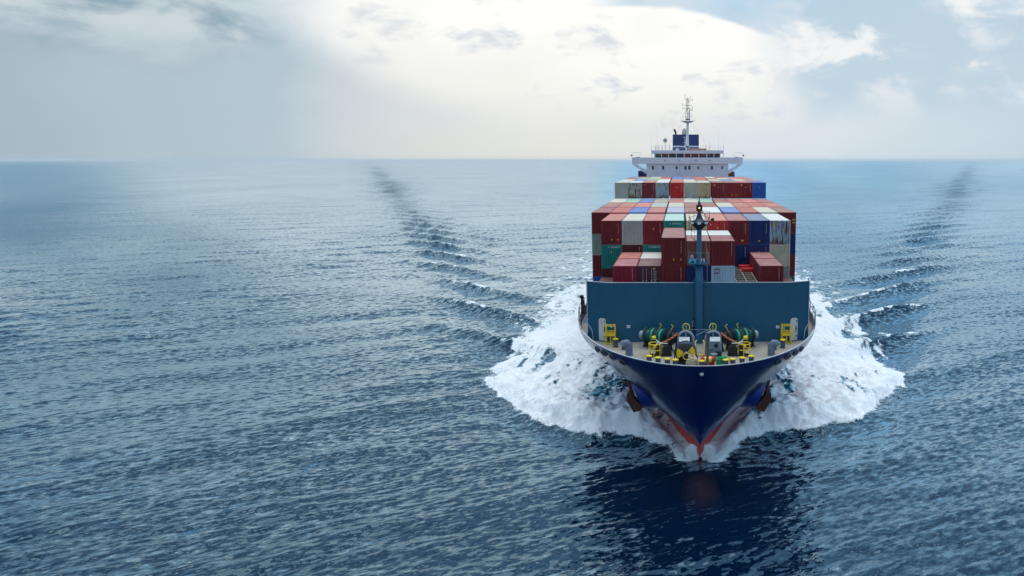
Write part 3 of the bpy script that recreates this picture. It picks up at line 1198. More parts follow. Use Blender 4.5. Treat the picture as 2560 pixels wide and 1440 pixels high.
# second bay: nine across
YB = 92.0
ZB1, ZB2, ZB3 = 20.95, 18.1, 15.25
top = [('maroon', 0, [code, ('diamond', 0.05, 0.62), ('diamond', 0.78, 0.62)]), ('grey', 0.1, []), ('maroon', 0, [code, ('diamond', 0.05, 1.9)]),
       ('teal', 0.05, [('letters', 0.1, 2.42)]), ('tan', 0.3, []), ('red', 0, [code, ('diamond', 0.0, 2.0), ('dot', -0.8, 2.4)]),
       ('maroon', 0, [code, ('wide', 0.5, 0.5)]), ('navy', 0, [code, ('diamond', 0.0, 0.45)]), ('steel', 0.78, [('tag', -0.8, 2.4)])]
roofB = ['salmon', 'cream', 'salmon', 'white', 'cream', 'orange', 'dusky', 'slate', 'white']
W_B = 'top tier of the nine wide bay'
for i, (c, ru, mk_) in enumerate(top):
    o = container(c, X9[i], YB, ZB1, marks=mk_, rust=ru, where=W_B)
    # roof sheets bleached, and coloured lighter than the walls for light from above
    rc = PALETTE[roofB[i]][0]
    if i == 3: rc = lin(170, 210, 196)
    for ch in o.children:
        if ch.name.startswith('roof'):
            ch.color = (*rc, ru)
W_B2 = 'second tier'
container('teal', X9[0], YB, ZB2, 12.19, 2.82, marks=[('letters', 0.3, 2.45), ('diamond', 0.0, 1.95)], where=W_B2, look='teal green container under a maroon one at the left end, second tier')
container('dark', X9[1], YB, ZB2, 12.19, 2.82, marks=[code], where=W_B2, look='dark maroon container with code under the light grey one, mostly hidden')
container('teal', X9[2], YB, ZB2, 12.19, 2.82, marks=[('letters', 0.1, 2.45)], where=W_B2, look='teal green container with pale lettering just left of the tall maroon container, second tier')
container('navy', X9[6], YB, ZB2, 12.19, 2.82, marks=[code, ('diamond', -0.6, 1.95)], where=W_B2, look='navy blue container under the maroon one with a wide yellow sticker, second tier')
container('navy', X9[7], YB, ZB2, 12.19, 2.82, marks=[code, ('diamond', 0.0, 1.95)], where=W_B2, look='navy blue container under another navy one, left of the cream container')
container('cream', X9[8], YB, ZB2, 12.19, 2.82, rust=0.32, where=W_B2, look='cream container with rusty edges under the rust streaked pale blue-grey one')
container('dark', X9[0], YB, ZB3, 12.19, 2.82, where=W_B2, look='dark maroon container under the teal one at the left end, third tier')
container('navy', X9[6], YB, ZB3, 12.19, 2.82, where=W_B2, look='navy blue container low down behind the empty lashing frames')
container('grey', X9[8], YB, ZB3, 12.19, 2.82, rust=0.2, where=W_B2, look='light grey container at the right end, third tier, beside the maroon half-length one')

# third bay onwards: eleven across
PITCH_Y = 12.62
YC = 105.0
C_ROOF = [['dusky', 'salmon', 'blue', 'salmon', 'lavender', 'dusky', 'white', 'blue', 'salmon', 'cream', 'brown'],
          ['dusky', 'salmon', 'coral', 'grey', 'cream', 'dusky', 'dusky', 'cream', 'salmon', 'salmon', 'salmon'],
          ['cream', 'mint', 'blue', 'tan', 'salmon', 'cream', 'mint', 'dusky', 'salmon', 'coral', 'dusky']]
W_C = ['nearest eleven wide roof row', 'second eleven wide roof row', "roof row at raised stack's foot"]
for r_ in range(3):
    for i, c in enumerate(C_ROOF[r_]):
        mk_ = []
        if r_ == 0 and i == 10:
            mk_ = [('code', -0.7, 2.4), ('wide', 0.9, 1.9), ('wide', 0.9, 1.5)]
        o = container(c, X11[i], YC + PITCH_Y * r_, 21.05, marks=mk_, where=W_C[r_])
        if r_ == 0 and i in (0, 10):
            for ch in list(o.children) + [o]:
                if not ch.name.startswith(('roof', 'mark', 'stick')):
                    ch.color = (*PALETTE['maroon'][0], 0)
W_C2 = 'on the outer edge of the eleven wide bay'
for i, cols, side in ((0, ('sage', 'maroon', 'blue'), 'left'), (10, ('navy', 'maroon', 'teal'), 'right')):
    for t, c in enumerate(cols):
        nm = ('second', 'third', 'lowest visible')[t]
        mk_ = [('code', -0.5, 2.3)] if c in ('navy', 'maroon') and side == 'right' else []
        if side == 'right' and t == 1: mk_.append(('wide', -0.95, 1.0))
        container(c, X11[i], YC, 18.15 - 2.9 * t, where=W_C2, marks=mk_, look='%s container on the outermost %s edge, %s tier from the top' % (PALETTE[c][1], side, nm))

# the raised stack in front of the bridge
YD = YC + 3 * PITCH_Y
D_FRONT = [('grey', 0.22, []), ('grey', 0.85, []), ('maroon', 0, [('dot', -0.7, 2.5), ('diamond', 0.6, 0.5), ('code', 0.9, 2.4)]), ('steel', 0.7, [('tag', -0.9, 2.4)]),
           ('red', 0, [('dot', 0.0, 2.0), ('code', 0.85, 2.4)]), ('grey', 0.3, []), ('tan', 0.5, []), ('maroon', 0, [('tag', -0.7, 2.4), ('code', 0.85, 2.4), ('dot', 0, 2.0)]),
           ('maroon', 0, [('diamond', 0.0, 0.6), ('diamond', 0.75, 0.6)]), ('maroon', 0, [('tag', -0.75, 2.4), ('code', 0.85, 2.4), ('dot', 0, 2.0)]), ('blue', 0, [('dot', 0, 2.0)])]
D_ROOF = [['cream', 'white', 'salmon', 'white', 'salmon', 'cream', 'cream', 'brown', 'brown', 'salmon', 'blue'],
          ['cream', 'blue', 'tan', 'white', 'orange', 'cream', 'salmon', 'cream', 'blue', 'cream', 'salmon'],
          ['dusky', 'mint', 'mint', 'salmon', 'blue', 'blue', 'salmon', 'salmon', 'cream', 'coral', 'salmon'],
          ['slate', 'salmon', 'cream', 'salmon', 'blue', 'salmon', 'coral', 'cream', 'salmon', 'slate', 'salmon']]
W_D = ["raised stack's front face", "raised stack's second roof row", "raised stack's third roof row", 'last roof row before the bridge']
for r_ in range(4):
    for i, c in enumerate(D_ROOF[r_]):
        if r_ == 0:
            fc, ru, mk_ = D_FRONT[i]
            o = container(fc, X11[i], YD, 23.95, marks=mk_, rust=ru, where=W_D[0])
            for ch in o.children:
                if ch.name.startswith('roof'):
                    ch.color = (*PALETTE[c][0], ru)  # roof lighter than its walls, light from above put into the colour
        else:
            container(c, X11[i], YD + PITCH_Y * r_, 23.95, where=W_D[r_])
# two beyond the bridge
pb = at(1606, 430, 226)
container('navy', pb.x, 226, pb.z + 0.3, where='x', look='navy blue container peeping out left of the white bridge house')
pb = at(1826, 431, 226)
container('brown', pb.x, 226, pb.z + 0.2, where='x', look='brown container peeping out right of the white bridge house')

ORD = ['first', 'second', 'third', 'fourth', 'fifth', 'sixth', 'seventh', 'eighth', 'ninth', 'tenth', 'last']
from collections import defaultdict
_rows = defaultdict(list)
for c in CONTAINERS:
    if c[4]:
        c[0]['label'] = c[4]
    else:
        _rows[c[3]].append(c)
    c[0]['group'] = 'shipping containers stacked on the deck'
for where, L_ in _rows.items():
    L_.sort(key=lambda c: c[0].location.x)
    words = [PALETTE[c[1]][1] for c in L_]
    for i, c in enumerate(L_):
        st = 'rust streaked ' if c[5] > 0.45 else ''
        me_ = st + words[i]
        if words.count(words[i]) == 1:
            lab = 'the only %s container in the %s' % (me_, where)
        elif i == 0:
            lab = '%s container at left end of the %s' % (me_, where)
        elif i == len(L_) - 1:
            lab = '%s container at right end of the %s' % (me_, where)
        else:
            l_, r2 = words[i - 1], words[i + 1]
            same = [j for j in range(1, len(L_) - 1) if words[j] == words[i] and words[j - 1] == l_ and words[j + 1] == r2]
            if len(same) == 1:
                lab = '%s container between %s and %s, %s' % (me_, l_, r2, where)
            else:
                lab = '%s container, %s from left in the %s' % (me_, ORD[i], where)
        c[0]['label'] = lab
        assert len(lab.split()) <= 16, lab

# ------------------------------------------------------------------ breakwater and foremast
YBW = 78.0
ZBT = 15.73
b = MB()
def plate(x0, y0, x1, y1, z0, z1, th=0.12):
    b.prism([(x0, y0, z0), (x1, y1, z0), (x1, y1, z1), (x0, y0, z1)], (0, th, 0))
plate(-9.3, YBW, 9.3, YBW, ZDECK + 0.002, ZBT)
plate(-11.42, YBW + 0.9, -9.3, YBW, ZDECK + 0.002, ZBT + 0.02)
plate(9.3, YBW, 11.42, YBW + 0.9, ZDECK + 0.002, ZBT + 0.02)
for x in (-8, -5.5, -3, 3, 5.5, 8):
    b.box((x - 0.06, YBW + 0.125, ZDECK), (x + 0.06, YBW + 0.8, ZBT - 0.2))
# side wings that run aft from the plate's ends
for s in (-1, 1):
    b.prism([(s * 11.42, YBW + 1.03, ZDECK), (s * 11.42, YBW + 1.03, ZBT), (s * 11.75, YBW + 3.4, ZBT), (s * 11.75, YBW + 3.4, ZDECK)], (-s * 0.12, 0, 0))
bwk = sp(b, 'breakwater', M_TEALB)
bwk['label'] = 'tall teal blue breakwater wall across the foredeck'
b = MB()
b.prism([(-9.3, YBW - 0.04, ZBT), (9.3, YBW - 0.04, ZBT), (11.42, YBW + 0.86, ZBT + 0.02), (11.42, YBW + 1.06, ZBT + 0.02), (9.3, YBW + 0.16, ZBT), (-9.3, YBW + 0.16, ZBT), (-11.42, YBW + 1.06, ZBT + 0.02), (-11.42, YBW + 0.86, ZBT + 0.02)][::-1], (0, 0, 0.05))
for s in (-1, 1):
    b.prism([(s * 11.46, YBW + 0.84, ZDECK + 0.9), (s * 11.36, YBW + 0.80, ZDECK + 0.9), (s * 11.36, YBW + 0.80, ZBT), (s * 11.46, YBW + 0.84, ZBT)], (0, 0.06, 0))
sp(b, 'breakwater_flange', mat('rim_light_paint', lin(176, 186, 198), 0.4))  # pale colour paints the rim light along the wall's edge

# added pale panels filling the bright passages, and plates on the breakwater
def on_bw(px, py):
    """point on the breakwater's forward face under a photo pixel"""
    p = at(px, py, YBW)
    if abs(p.x) > 9.3:
        for _ in range(4):
            p = at(px, py, YBW + (abs(p.x) - 9.3) / 2.12 * 0.9)
    return p
M_PASSAGE = mat('passage_light_fill', lin(214, 212, 206), 0.5, var=0.05, dirt=lin(150, 140, 128), dirt_amt=0.5, dscale=(2, 2, 0.6))
for s in (-1, 1):
    x0, x1 = sorted((s * 9.42, s * 10.2))
    z0, z1 = ZDECK + 0.12, ZDECK + 2.45
    poly = [(x0, z0), (x1, z0)]
    for cx, a0 in ((x1 - 0.25, 0), (x0 + 0.25, 90)):
        for k in range(5):
            a = R(a0 + 22.5 * k)
            poly.append((cx + 0.25 * math.cos(a), z1 - 0.25 + 0.25 * math.sin(a)))
    fy = lambda x: YBW + (abs(x) - 9.3) / 2.12 * 0.9
    b = MB()
    b.prism([(x, fy(x) - 0.05, z) for x, z in poly], (0, 0.04, 0))
    d = sp(b, 'door', M_PASSAGE)  # added pale panel standing in for an open passage with light beyond
    b = MB()
    hx = s * 9.55 if s < 0 else s * 10.08
    for i in range(3):
        zz = z0 + 0.35 + i * 0.8
        b.box((hx - 0.05, fy(hx) - 0.12, zz), (hx + 0.05, fy(hx) - 0.052, zz + 0.14))
    b.box((hx - 0.09, fy(hx) - 0.14, z0 + 0.9), (hx - 0.03, fy(hx) - 0.06, z0 + 1.5))
    sp(b, 'panel_fitting', M_BLACK, d)['kind'] = 'stuff'
    b = MB()
    for y_, z_ in ((0, 0), ):
        b.cbox(((x0 + x1) / 2, fy(x0) - 0.06, z1 - 0.3), (0.16, 0.03, 0.12))
    sp(b, 'light', M_WHITE, d)
M_PLATE = mat('sign_white', lin(225, 232, 238), 0.5, var=0.03)
M_SIGNB = mat('sign_blue', lin(40, 80, 160), 0.5, var=0.03)
for px0, py0, px1, py1, blue in ((1567, 813, 1575.5, 819.5, 0), (1523, 812, 1531.5, 819.5, 1), (1940, 814, 1948.5, 820.5, 0), (1953, 813, 1962.5, 824, 2)):
    a, c = on_bw(px0, py1), on_bw(px1, py0)
    yy = min(a.y, c.y) - 0.03
    b = MB()
    if blue == 2:
        for i in range(3):
            for j in range(3):
                w_ = (c.x - a.x) / 3
                h_ = (c.z - a.z) / 3
                if (i, j) != (0, 1):
                    b.box((a.x + i * w_ + 0.03, yy, a.z + j * h_ + 0.04), (a.x + (i + 1) * w_ - 0.02, yy + 0.02, a.z + (j + 1) * h_ - 0.03))
        sp(b, 'stencil', M_PLATE)['kind'] = 'stuff'
        continue
    b.box((a.x, yy, a.z), (c.x, yy + 0.02, c.z))
    q = sp(b, 'sign', M_SIGNB if blue else M_PLATE)
    b = MB()
    zz = (a.z + c.z) / 2
    if blue:
        b.box((a.x + 0.03, yy - 0.006, zz - 0.02), (c.x - 0.16, yy - 0.001, c.z - 0.03))
        b.box((a.x + 0.14, yy - 0.006, a.z + 0.03), (c.x - 0.04, yy - 0.001, zz - 0.06))
    else:
        b.box((a.x + 0.05, yy - 0.006, zz - 0.035), (c.x - 0.05, yy - 0.001, zz + 0.03))
    sp(b, 'sign_text', M_PLATE if blue else M_DARKGREY, q)['kind'] = 'stuff'
b = MB()
pts = [on_bw(*p) for p in ((1738.5, 708), (1741, 726), (1741.5, 748), (1742, 772), (1741, 790), (1735, 797), (1734.5, 812), (1734, 845))]
b.tube([(p.x, YBW - 0.12, p.z) for p in pts], 0.07, 5)
sp(b, 'cable', M_BLACK)
b = MB()
b.box((-0.62, YBW - 0.1, 11.2), (-0.36, YBW - 0.005, 11.85))
sp(b, 'junction_box', M_GREYP)

# foremast: pillar on the breakwater, platforms, lamps
M_MAST = mat('mast_paint', lin(22, 92, 126), 0.42, var=0.08, dirt=lin(16, 72, 100), dirt_amt=0.4, dscale=(1, 1, 0.3))
ym = YBW - 0.42
fm = empty('foremast', (0, 0, 0), ship)
fm['label'] = 'blue foremast with two platforms and lamps'
b = MB()
xm = at(1748, 600, ym).x
zp = at(1748, 659, ym).z
zc0, zc1 = at(1748, 574, ym).z, at(1748, 557, ym).z
b.lathe([(0.40, ZDECK), (0.40, ZBT), (0.38, zp - 0.05), (0.33, zp - 0.05), (0.27, zp + 0.01), (0.245, zc0)], (xm, ym, 0), n=20)
for s in (-1, 1):   # curved gussets down to the breakwater's edge
    poly = [(xm + s * 0.36, ym + 0.38, ZBT + 0.75), (xm + s * 0.45, ym + 0.38, ZBT + 0.45), (xm + s * 0.62, ym + 0.38, ZBT + 0.2), (xm + s * 0.95, ym + 0.38, ZBT + 0.052), (xm + s * 0.3, ym + 0.38, ZBT + 0.052)]
    b.prism(poly, (0, 0.10, 0))
sp(b, 'post', M_MAST, fm)
b = MB()
b.lathe([(0.24, zc0 - 0.02), (0.30, zc0 + 0.05), (1.0, zc1 - 0.03), (1.06, zc1 + 0.02), (1.06, zc1 + 0.10), (0.42, zc1 + 0.30), (0.28, zc1 + 0.62), (0.16, zc1 + 1.0), (0.14, zc1 + 1.25)], (xm, ym, 0), n=20)
sp(b, 'lantern_platform', mat('dark_mast_paint', lin(18, 40, 58), 0.4, var=0.1), fm)
b = MB()
zl = at(1748, 528, ym).z
b.box((xm - 0.30, ym - 0.22, zl), (xm + 0.30, ym + 0.22, zl + 0.62))
b.lathe([(0.16, zl + 0.62), (0.12, zl + 0.9), (0.05, zl + 0.95), (0.03, zl + 1.45), (0, zl + 1.45)], (xm, ym, 0), n=10)
lant = sp(b, 'lantern_box', M_BLACK, fm)
b = MB()
b.lathe([(0, -0.06), (0.085, -0.04), (0.085, 0.02)], (xm, ym - 0.23, zl + 0.33), (0, 1, 0), 12)
ml = bpy.data.materials.new('lit_lamp')
ml.use_nodes = True
ml.node_tree.nodes['Principled BSDF'].inputs['Base Color'].default_value = (0.9, 0.75, 0.3, 1)
ml.node_tree.nodes['Principled BSDF'].inputs['Emission Color'].default_value = (1.0, 0.72, 0.25, 1)
ml.node_tree.nodes['Principled BSDF'].inputs['Emission Strength'].default_value = 1.2
sp(b, 'masthead_light', ml, fm)['label'] = 'small lit yellow masthead light'
for dx in (-0.72, -0.03, 0.66):
    b = MB()
    b.box((xm + dx - 0.15, ym - 0.96 if abs(dx) < 0.1 else ym - 0.72, zc1 - 0.06), (xm + dx + 0.15, ym - 0.8 if abs(dx) < 0.1 else ym - 0.55, zc1 + 0.12))
    if abs(dx) < 0.1:
        b.box((xm + dx - 0.17, ym - 1.1, zc1 - 0.08), (xm + dx + 0.17, ym - 0.96, zc1 + 0.14))
    else:
        b.box((xm + dx - 0.15, ym - 0.92, zc1 - 0.06), (xm + dx + 0.15, ym - 0.72, zc1 + 0.1))
    sp(b, 'floodlight', M_WHITE, fm)
b = MB()
zt = at(1748, 528, ym).z
for s in (-1, 1):
    b.tube([(xm + s * 1.0, ym, zc1 + 0.1), (xm + s * 1.02, ym, zt), (xm + s * 0.32, ym, zt)], 0.025, 5)
    b.tube([(xm + s * 0.98, ym, zc1 + 0.62), (xm + s * 0.85, ym, zc1 + 0.18)], 0.04, 5)
    b.tube([(xm + s * 1.0, ym, zc1 + 0.5), (xm + s * 0.3, ym, zc1 + 0.75)], 0.02, 5)
    b.tube([(xm + s * 0.55, ym - 0.7, zc1 + 0.1), (xm + s * 0.55, ym - 0.7, zt - 0.2), (xm + s * 0.3, ym - 0.2, zt - 0.1)], 0.02, 5)
b.tube([at(1728, 565, ym), at(1728, 592, ym), at(1737, 601, ym), at(1745, 601, ym)], 0.03, 5)
b.tube([at(1737, 571, ym), at(1737, 655, ym)], 0.018, 5)
b.tube([at(1728, 575, ym), at(1737, 582, ym)], 0.018, 5)
sp(b, 'handrail', M_BLACK, fm)['kind'] = 'stuff'
b = MB()
pl = at(1781, 549, ym)
b.tube([(xm + 1.0, ym, zc1 + 0.05), (pl.x - 0.1, ym, pl.z - 0.05)], 0.04, 5)
b.lathe([(0.02, -0.2), (0.14, -0.12), (0.17, 0.12), (0.0, 0.14)], pl, (0.8, -0.5, 0.25), 10)
sp(b, 'searchlight', M_BLACK, fm)
b = MB()
b.prism([(xm - 1.05, ym - 0.55, zp - 0.02), (xm + 0.15, ym - 0.75, zp - 0.02), (xm + 0.75, ym - 0.5, zp - 0.02), (xm + 0.75, ym + 0.5, zp - 0.02), (xm - 1.05, ym + 0.5, zp - 0.02)], (0, 0, 0.10))
b.prism([(xm - 0.9, ym, zp - 0.03), (xm - 0.36, ym, zp - 0.55), (xm - 0.3, ym, zp - 0.03)], (0, 0.08, 0))
sp(b, 'working_platform', M_MAST, fm)
b = MB()
pb_ = at(1731, 652, ym - 0.3)
b.box((pb_.x - 0.36, ym - 0.55, zp + 0.085), (pb_.x + 0.36, ym - 0.15, zp + 0.45))
hb2 = sp(b, 'equipment_box', mat('light_blue_paint', lin(70, 176, 206), 0.4), fm)
b = MB()
b.box((pb_.x - 0.14, ym - 0.57, zp + 0.15), (pb_.x + 0.14, ym - 0.552, zp + 0.33))
sp(b, 'opening', M_BLACK, hb2) if False else b.build('opening', M_BLACK, hb2, SHIP_OFF)
b = MB()
b.lathe([(0.03, -0.3), (0.08, -0.1), (0.2, 0.1), (0.22, 0.14), (0.0, 0.08)], (pb_.x + 0.02, ym - 0.3, zp + 0.70), (-0.6, -0.7, 0.25), 12)
b.bar((pb_.x + 0.1, ym - 0.3, zp + 0.45), (pb_.x + 0.1, ym - 0.3, zp + 0.65), 0.05)
sp(b, 'fog_horn', M_GREYP, fm)
b = MB()
q = at(1757, 648, ym - 0.2)
b.tube([(q.x - 0.15, q.y, zp + 0.25), (q.x - 0.1, q.y, zp + 0.5), (q.x + 0.1, q.y, zp + 0.5), (q.x + 0.14, q.y, zp + 0.2)], 0.06, 6)
sp(b, 'loudspeaker', M_WHITE, fm)
b = MB()
for zz in (0.55, 1.15):
    b.tube([(xm - 1.03, ym + 0.48, zp + zz), (xm - 1.03, ym - 0.53, zp + zz), (xm + 0.15, ym - 0.73, zp + zz), (xm + 0.95, ym - 0.45, zp + zz), (xm + 0.95, ym + 0.48, zp + zz)], 0.016, 4)
for x_, y_ in ((-1.03, -0.53), (0.15, -0.73), (0.95, -0.45), (-1.03, 0.48), (0.95, 0.48)):
    b.bar((xm + x_, ym + y_, zp), (xm + x_, ym + y_, zp + 1.15), 0.018, 4)
b.bar((xm + 0.80, ym - 0.4, ZBT), (xm + 0.80, ym - 0.4, zp + 1.6), 0.022, 4)
sp(b, 'railing', M_GREYP, fm)['kind'] = 'stuff'

# empty lashing frames in the gap between the foremost containers
lf = empty('lashing_frame', (0, 0, 0), ship)
M_LASH = mat('lashing_bars_paint', lin(168, 160, 146), 0.5, var=0.25, vscale=2.0, dirt=lin(110, 66, 44), dirt_amt=0.5)
xl0, xl1 = at(1839, 704, 79.6).x, at(1893, 704, 79.6).x
zl_ = 15.35
for i in range(9):
    y_ = 79.8 + i * 1.28
    b = MB()
    b.box((xl0, y_, zl_ + 0.02 * i), (xl1 + 0.15, y_ + 0.20, zl_ + 0.12 + 0.02 * i))
    sp(b, 'cross_bar', M_LASH, lf)
for k in range(3):
    x_ = xl0 + 0.06 + (xl1 - xl0 - 0.1) * k / 2
    b = MB()
    b.box((x_, 79.7, zl_ + 0.14), (x_ + 0.1, 90.6, zl_ + 0.24))
    sp(b, 'side_bar', M_LASH, lf)
M_REDP = mat('red_paint', lin(200, 30, 34), 0.5)
for px, py, y_ in ((1862, 667, 89.0), (1869, 676, 86.5)):
    q = at(px, py, y_)
    b = MB()
    b.box((q.x - 0.62, y_, zl_ + 0.25), (q.x + 0.62, y_ + 1.3, zl_ + 0.6))
    sp(b, 'red_bar', M_REDP, lf)
b = MB()
b.box((-11.2, 79.3, 13.8), (11.2, 91.8, 14.25))
b.box((-13.2, 92.2, 10.4), (13.2, 197.0, 10.9))
b.box((-11.0, 80, ZDECK - 1), (11.0, 92.0, 13.8))
sp(b, 'hatch_cover', mat('hatch_paint', lin(96, 60, 56), 0.6, var=0.2))

# ------------------------------------------------------------------ foredeck fittings
def bollard(x, y, h=0.78, r=0.235, capr=0.285):
    b = MB()
    b.lathe([(r * 1.15, ZDECK + 0.004), (r, ZDECK + 0.1), (r, ZDECK + h)], (x, y, 0), n=16)
    o = sp(b, 'bollard', M_DARKGREY)
    b = MB()
    b.lathe([(r * 0.9, ZDECK + h - 0.02), (capr, ZDECK + h), (capr, ZDECK + h + 0.07), (capr * 0.85, ZDECK + h + 0.09), (0, ZDECK + h + 0.09)], (x, y, 0), n=16)
    sp(b, 'bollard_cap', M_YEL, o)
for px, py in ((1616, 893), (1645, 893), (1666, 898.5), (1684, 904.5), (1755, 907), (1821, 906), (1836, 900), (1857, 894.5), (1887, 894), (1560, 853), (1539, 847), (1936, 853), (1957, 849)):
    hh = 1.15 if py > 890 else 0.78
    q = onz(px, py, ZDECK + hh + 0.06)
    while float(half_breadth(np.array([q.y - 0.36]), ZDECK - 0.05)[0]) < abs(q.x) + 0.2:
        q = q + Vector((-0.004 * q.x, 0.05, 0))
    bollard(q.x, q.y, hh)
M_GREYB = mat('blue_grey_paint', lin(98, 112, 134), 0.45, var=0.1)
# jackstaff
q = at(1769, 832, 66.3)
b = MB()
b.lathe([(0.13, ZDECK), (0.125, q.z - 0.05), (0.17, q.z - 0.05), (0.17, q.z + 0.03), (0, q.z + 0.03)], (q.x, q.y, 0), n=12)
sp(b, 'jackstaff', M_GREYB)
# gooseneck ventilators
for s, px in ((-1, 1573), (1, 1928)):
    q = onz(px, 888, ZDECK)
    b = MB()
    b.tube([(q.x, q.y, ZDECK), (q.x, q.y, ZDECK + 0.75), (q.x + s * 0.04, q.y, ZDECK + 1.02), (q.x + s * 0.2, q.y, ZDECK + 1.2), (q.x + s * 0.42, q.y, ZDECK + 1.16), (q.x + s * 0.56, q.y, ZDECK + 0.95)],
           [0.36, 0.34, 0.35, 0.37, 0.38, 0.38], 14)
    v_ = sp(b, 'ventilator', M_GREYB)
    b = MB()
    b.tube([(q.x - s * 0.3, q.y, ZDECK + 0.9), (q.x - s * 0.55, q.y + 0.1, ZDECK + 1.7)], 0.02, 4)
    sp(b, 'crank', M_DARKGREY, v_)
# yellow climbing platforms by the passages
for s in (-1, 1):
    x0, x1, y0 = s * 8.45, s * 9.35, 76.9
    b = MB()
    for x_ in (x0, x1):
        for y_ in (y0, y0 + 0.75):
            b.bar((x_, y_, ZDECK), (x_, y_, ZDECK + 1.95), 0.05, 6)
    for z_ in (0.08, 0.95, 1.25, 1.9):
        b.tube([(x0, y0, ZDECK + z_), (x1, y0, ZDECK + z_), (x1, y0 + 0.75, ZDECK + z_), (x0, y0 + 0.75, ZDECK + z_)], 0.045, 6, closed=True)
    xm_ = (x0 + x1) / 2
    b.bar((xm_, y0, ZDECK), (xm_, y0, ZDECK + 1.25), 0.04, 6)
    for i in range(4):
        b.bar((x0, y0 + 0.3, ZDECK + 0.3 + 0.25 * i), (xm_, y0 + 0.3, ZDECK + 0.3 + 0.25 * i), 0.035, 6)
    b.box((min(x0, x1), y0, ZDECK + 0.86), (max(x0, x1), y0 + 0.75, ZDECK + 0.9))
    sp(b, 'climbing_platform', M_YEL)
# braces at the bulwark's after end
for s in (-1, 1):
    b = MB()
    b.tube([(s * 11.0, 76.6, ZDECK + 0.2), (s * 10.55, 76.3, ZDECK + 0.75), (s * 10.75, 76.9, ZDECK + 1.5), (s * 11.2, 77.8, ZDECK + 1.9)], 0.03, 5)
    sp(b, 'brace', M_GREYP)
    b = MB()
    ys_ = [79.5, 81, 83, 85, 87.5, 90, 93]
    for z_ in (0.5, 1.0):
        b.tube([(s * (float(half_breadth(np.array([y]), ZR)[0]) - 0.05), y, ZR + z_) for y in ys_], 0.035, 5)
    for y in ys_:
        x_ = s * (float(half_breadth(np.array([y]), ZR)[0]) - 0.05)
        b.bar((x_, y, ZR), (x_, y, ZR + 1.0), 0.035, 5)
    sp(b, 'side_railing', M_DARKGREY)['kind'] = 'stuff'
b = MB()
q = at(1456, 770, 88)
b.box((q.x - 0.14, 87.8, ZR), (q.x + 0.16, 88.2, at(1456, 742, 88).z))
b.box((q.x - 0.24, 87.8, at(1456, 745, 88).z), (q.x + 0.16, 88.25, at(1456, 738, 88).z))
b.tube([(q.x + 0.1, 87.7, ZR + 2), (q.x + 0.3, 87.7, ZR + 1), (q.x - 0.05, 87.7, ZR + 0.2)], 0.06, 5)
sp(b, 'gangway_post', M_BLACK)
b = MB()
for z_ in (13.1, 12.0):
    b.tube([(11.9, 84, z_), (12.3, 84, z_), (12.3, 84, z_ - 0.3)], 0.09, 5)
sp(b, 'side_lamp', M_BLACK)['kind'] = 'stuff'
# mooring openings in the bulwark and flare
for s in (-1, 1):
    for y_, w_ in ((69.1, 0.34), (70.4, 0.42), (71.9, 0.46), (73.4, 0.40)):
        z_ = 9.95 if w_ > 0.35 else 9.8
        x_ = float(half_breadth(np.array([y_]), z_)[0])
        e = 0.05
        ty = Vector((float(half_breadth(np.array([y_ + e]), z_)[0]) - x_, e, 0)).normalized()
        tz = Vector((float(half_breadth(np.array([y_]), z_ + e)[0]) - x_, 0, e)).normalized()
        nn = ty.cross(tz)
        if nn.x < 0: nn = -nn
        fl = Vector((s, 1, 1))
        c = Vector((x_, y_, z_))
        ring, hole = [], []
        for k in range(18):
            a = 2 * PI * k / 18
            p = c + ty * (w_ * 1.25 * math.cos(a)) + tz * (0.24 * math.sin(a)) + nn * 0.03
            ring.append(p * fl if False else Vector((p.x * s, p.y, p.z)))
        b = MB()
        b.tube(ring, 0.055, 6, closed=True)
        f_ = sp(b, 'fairlead', M_DARKGREY)
        b = MB()
        cc = c + nn * 0.015
        b._add([Vector((cc.x * s, cc.y, cc.z))] + [p - Vector((nn.x * s, nn.y, nn.z)) * 0.015 for p in ring], [(0, k + 1, (k + 1) % 18 + 1) for k in range(18)])
        sp(b, 'hole', M_BLACK, f_)
# stem light
b = MB()
b.lathe([(0, -0.16), (0.13, -0.12), (0.2, 0), (0.16, 0.12), (0, 0.16)], (0, float(stem_y(9.75)) - 0.06, 9.75), (0, 0, 1), 12)
sp(b, 'stem_fairing', M_WHITE)
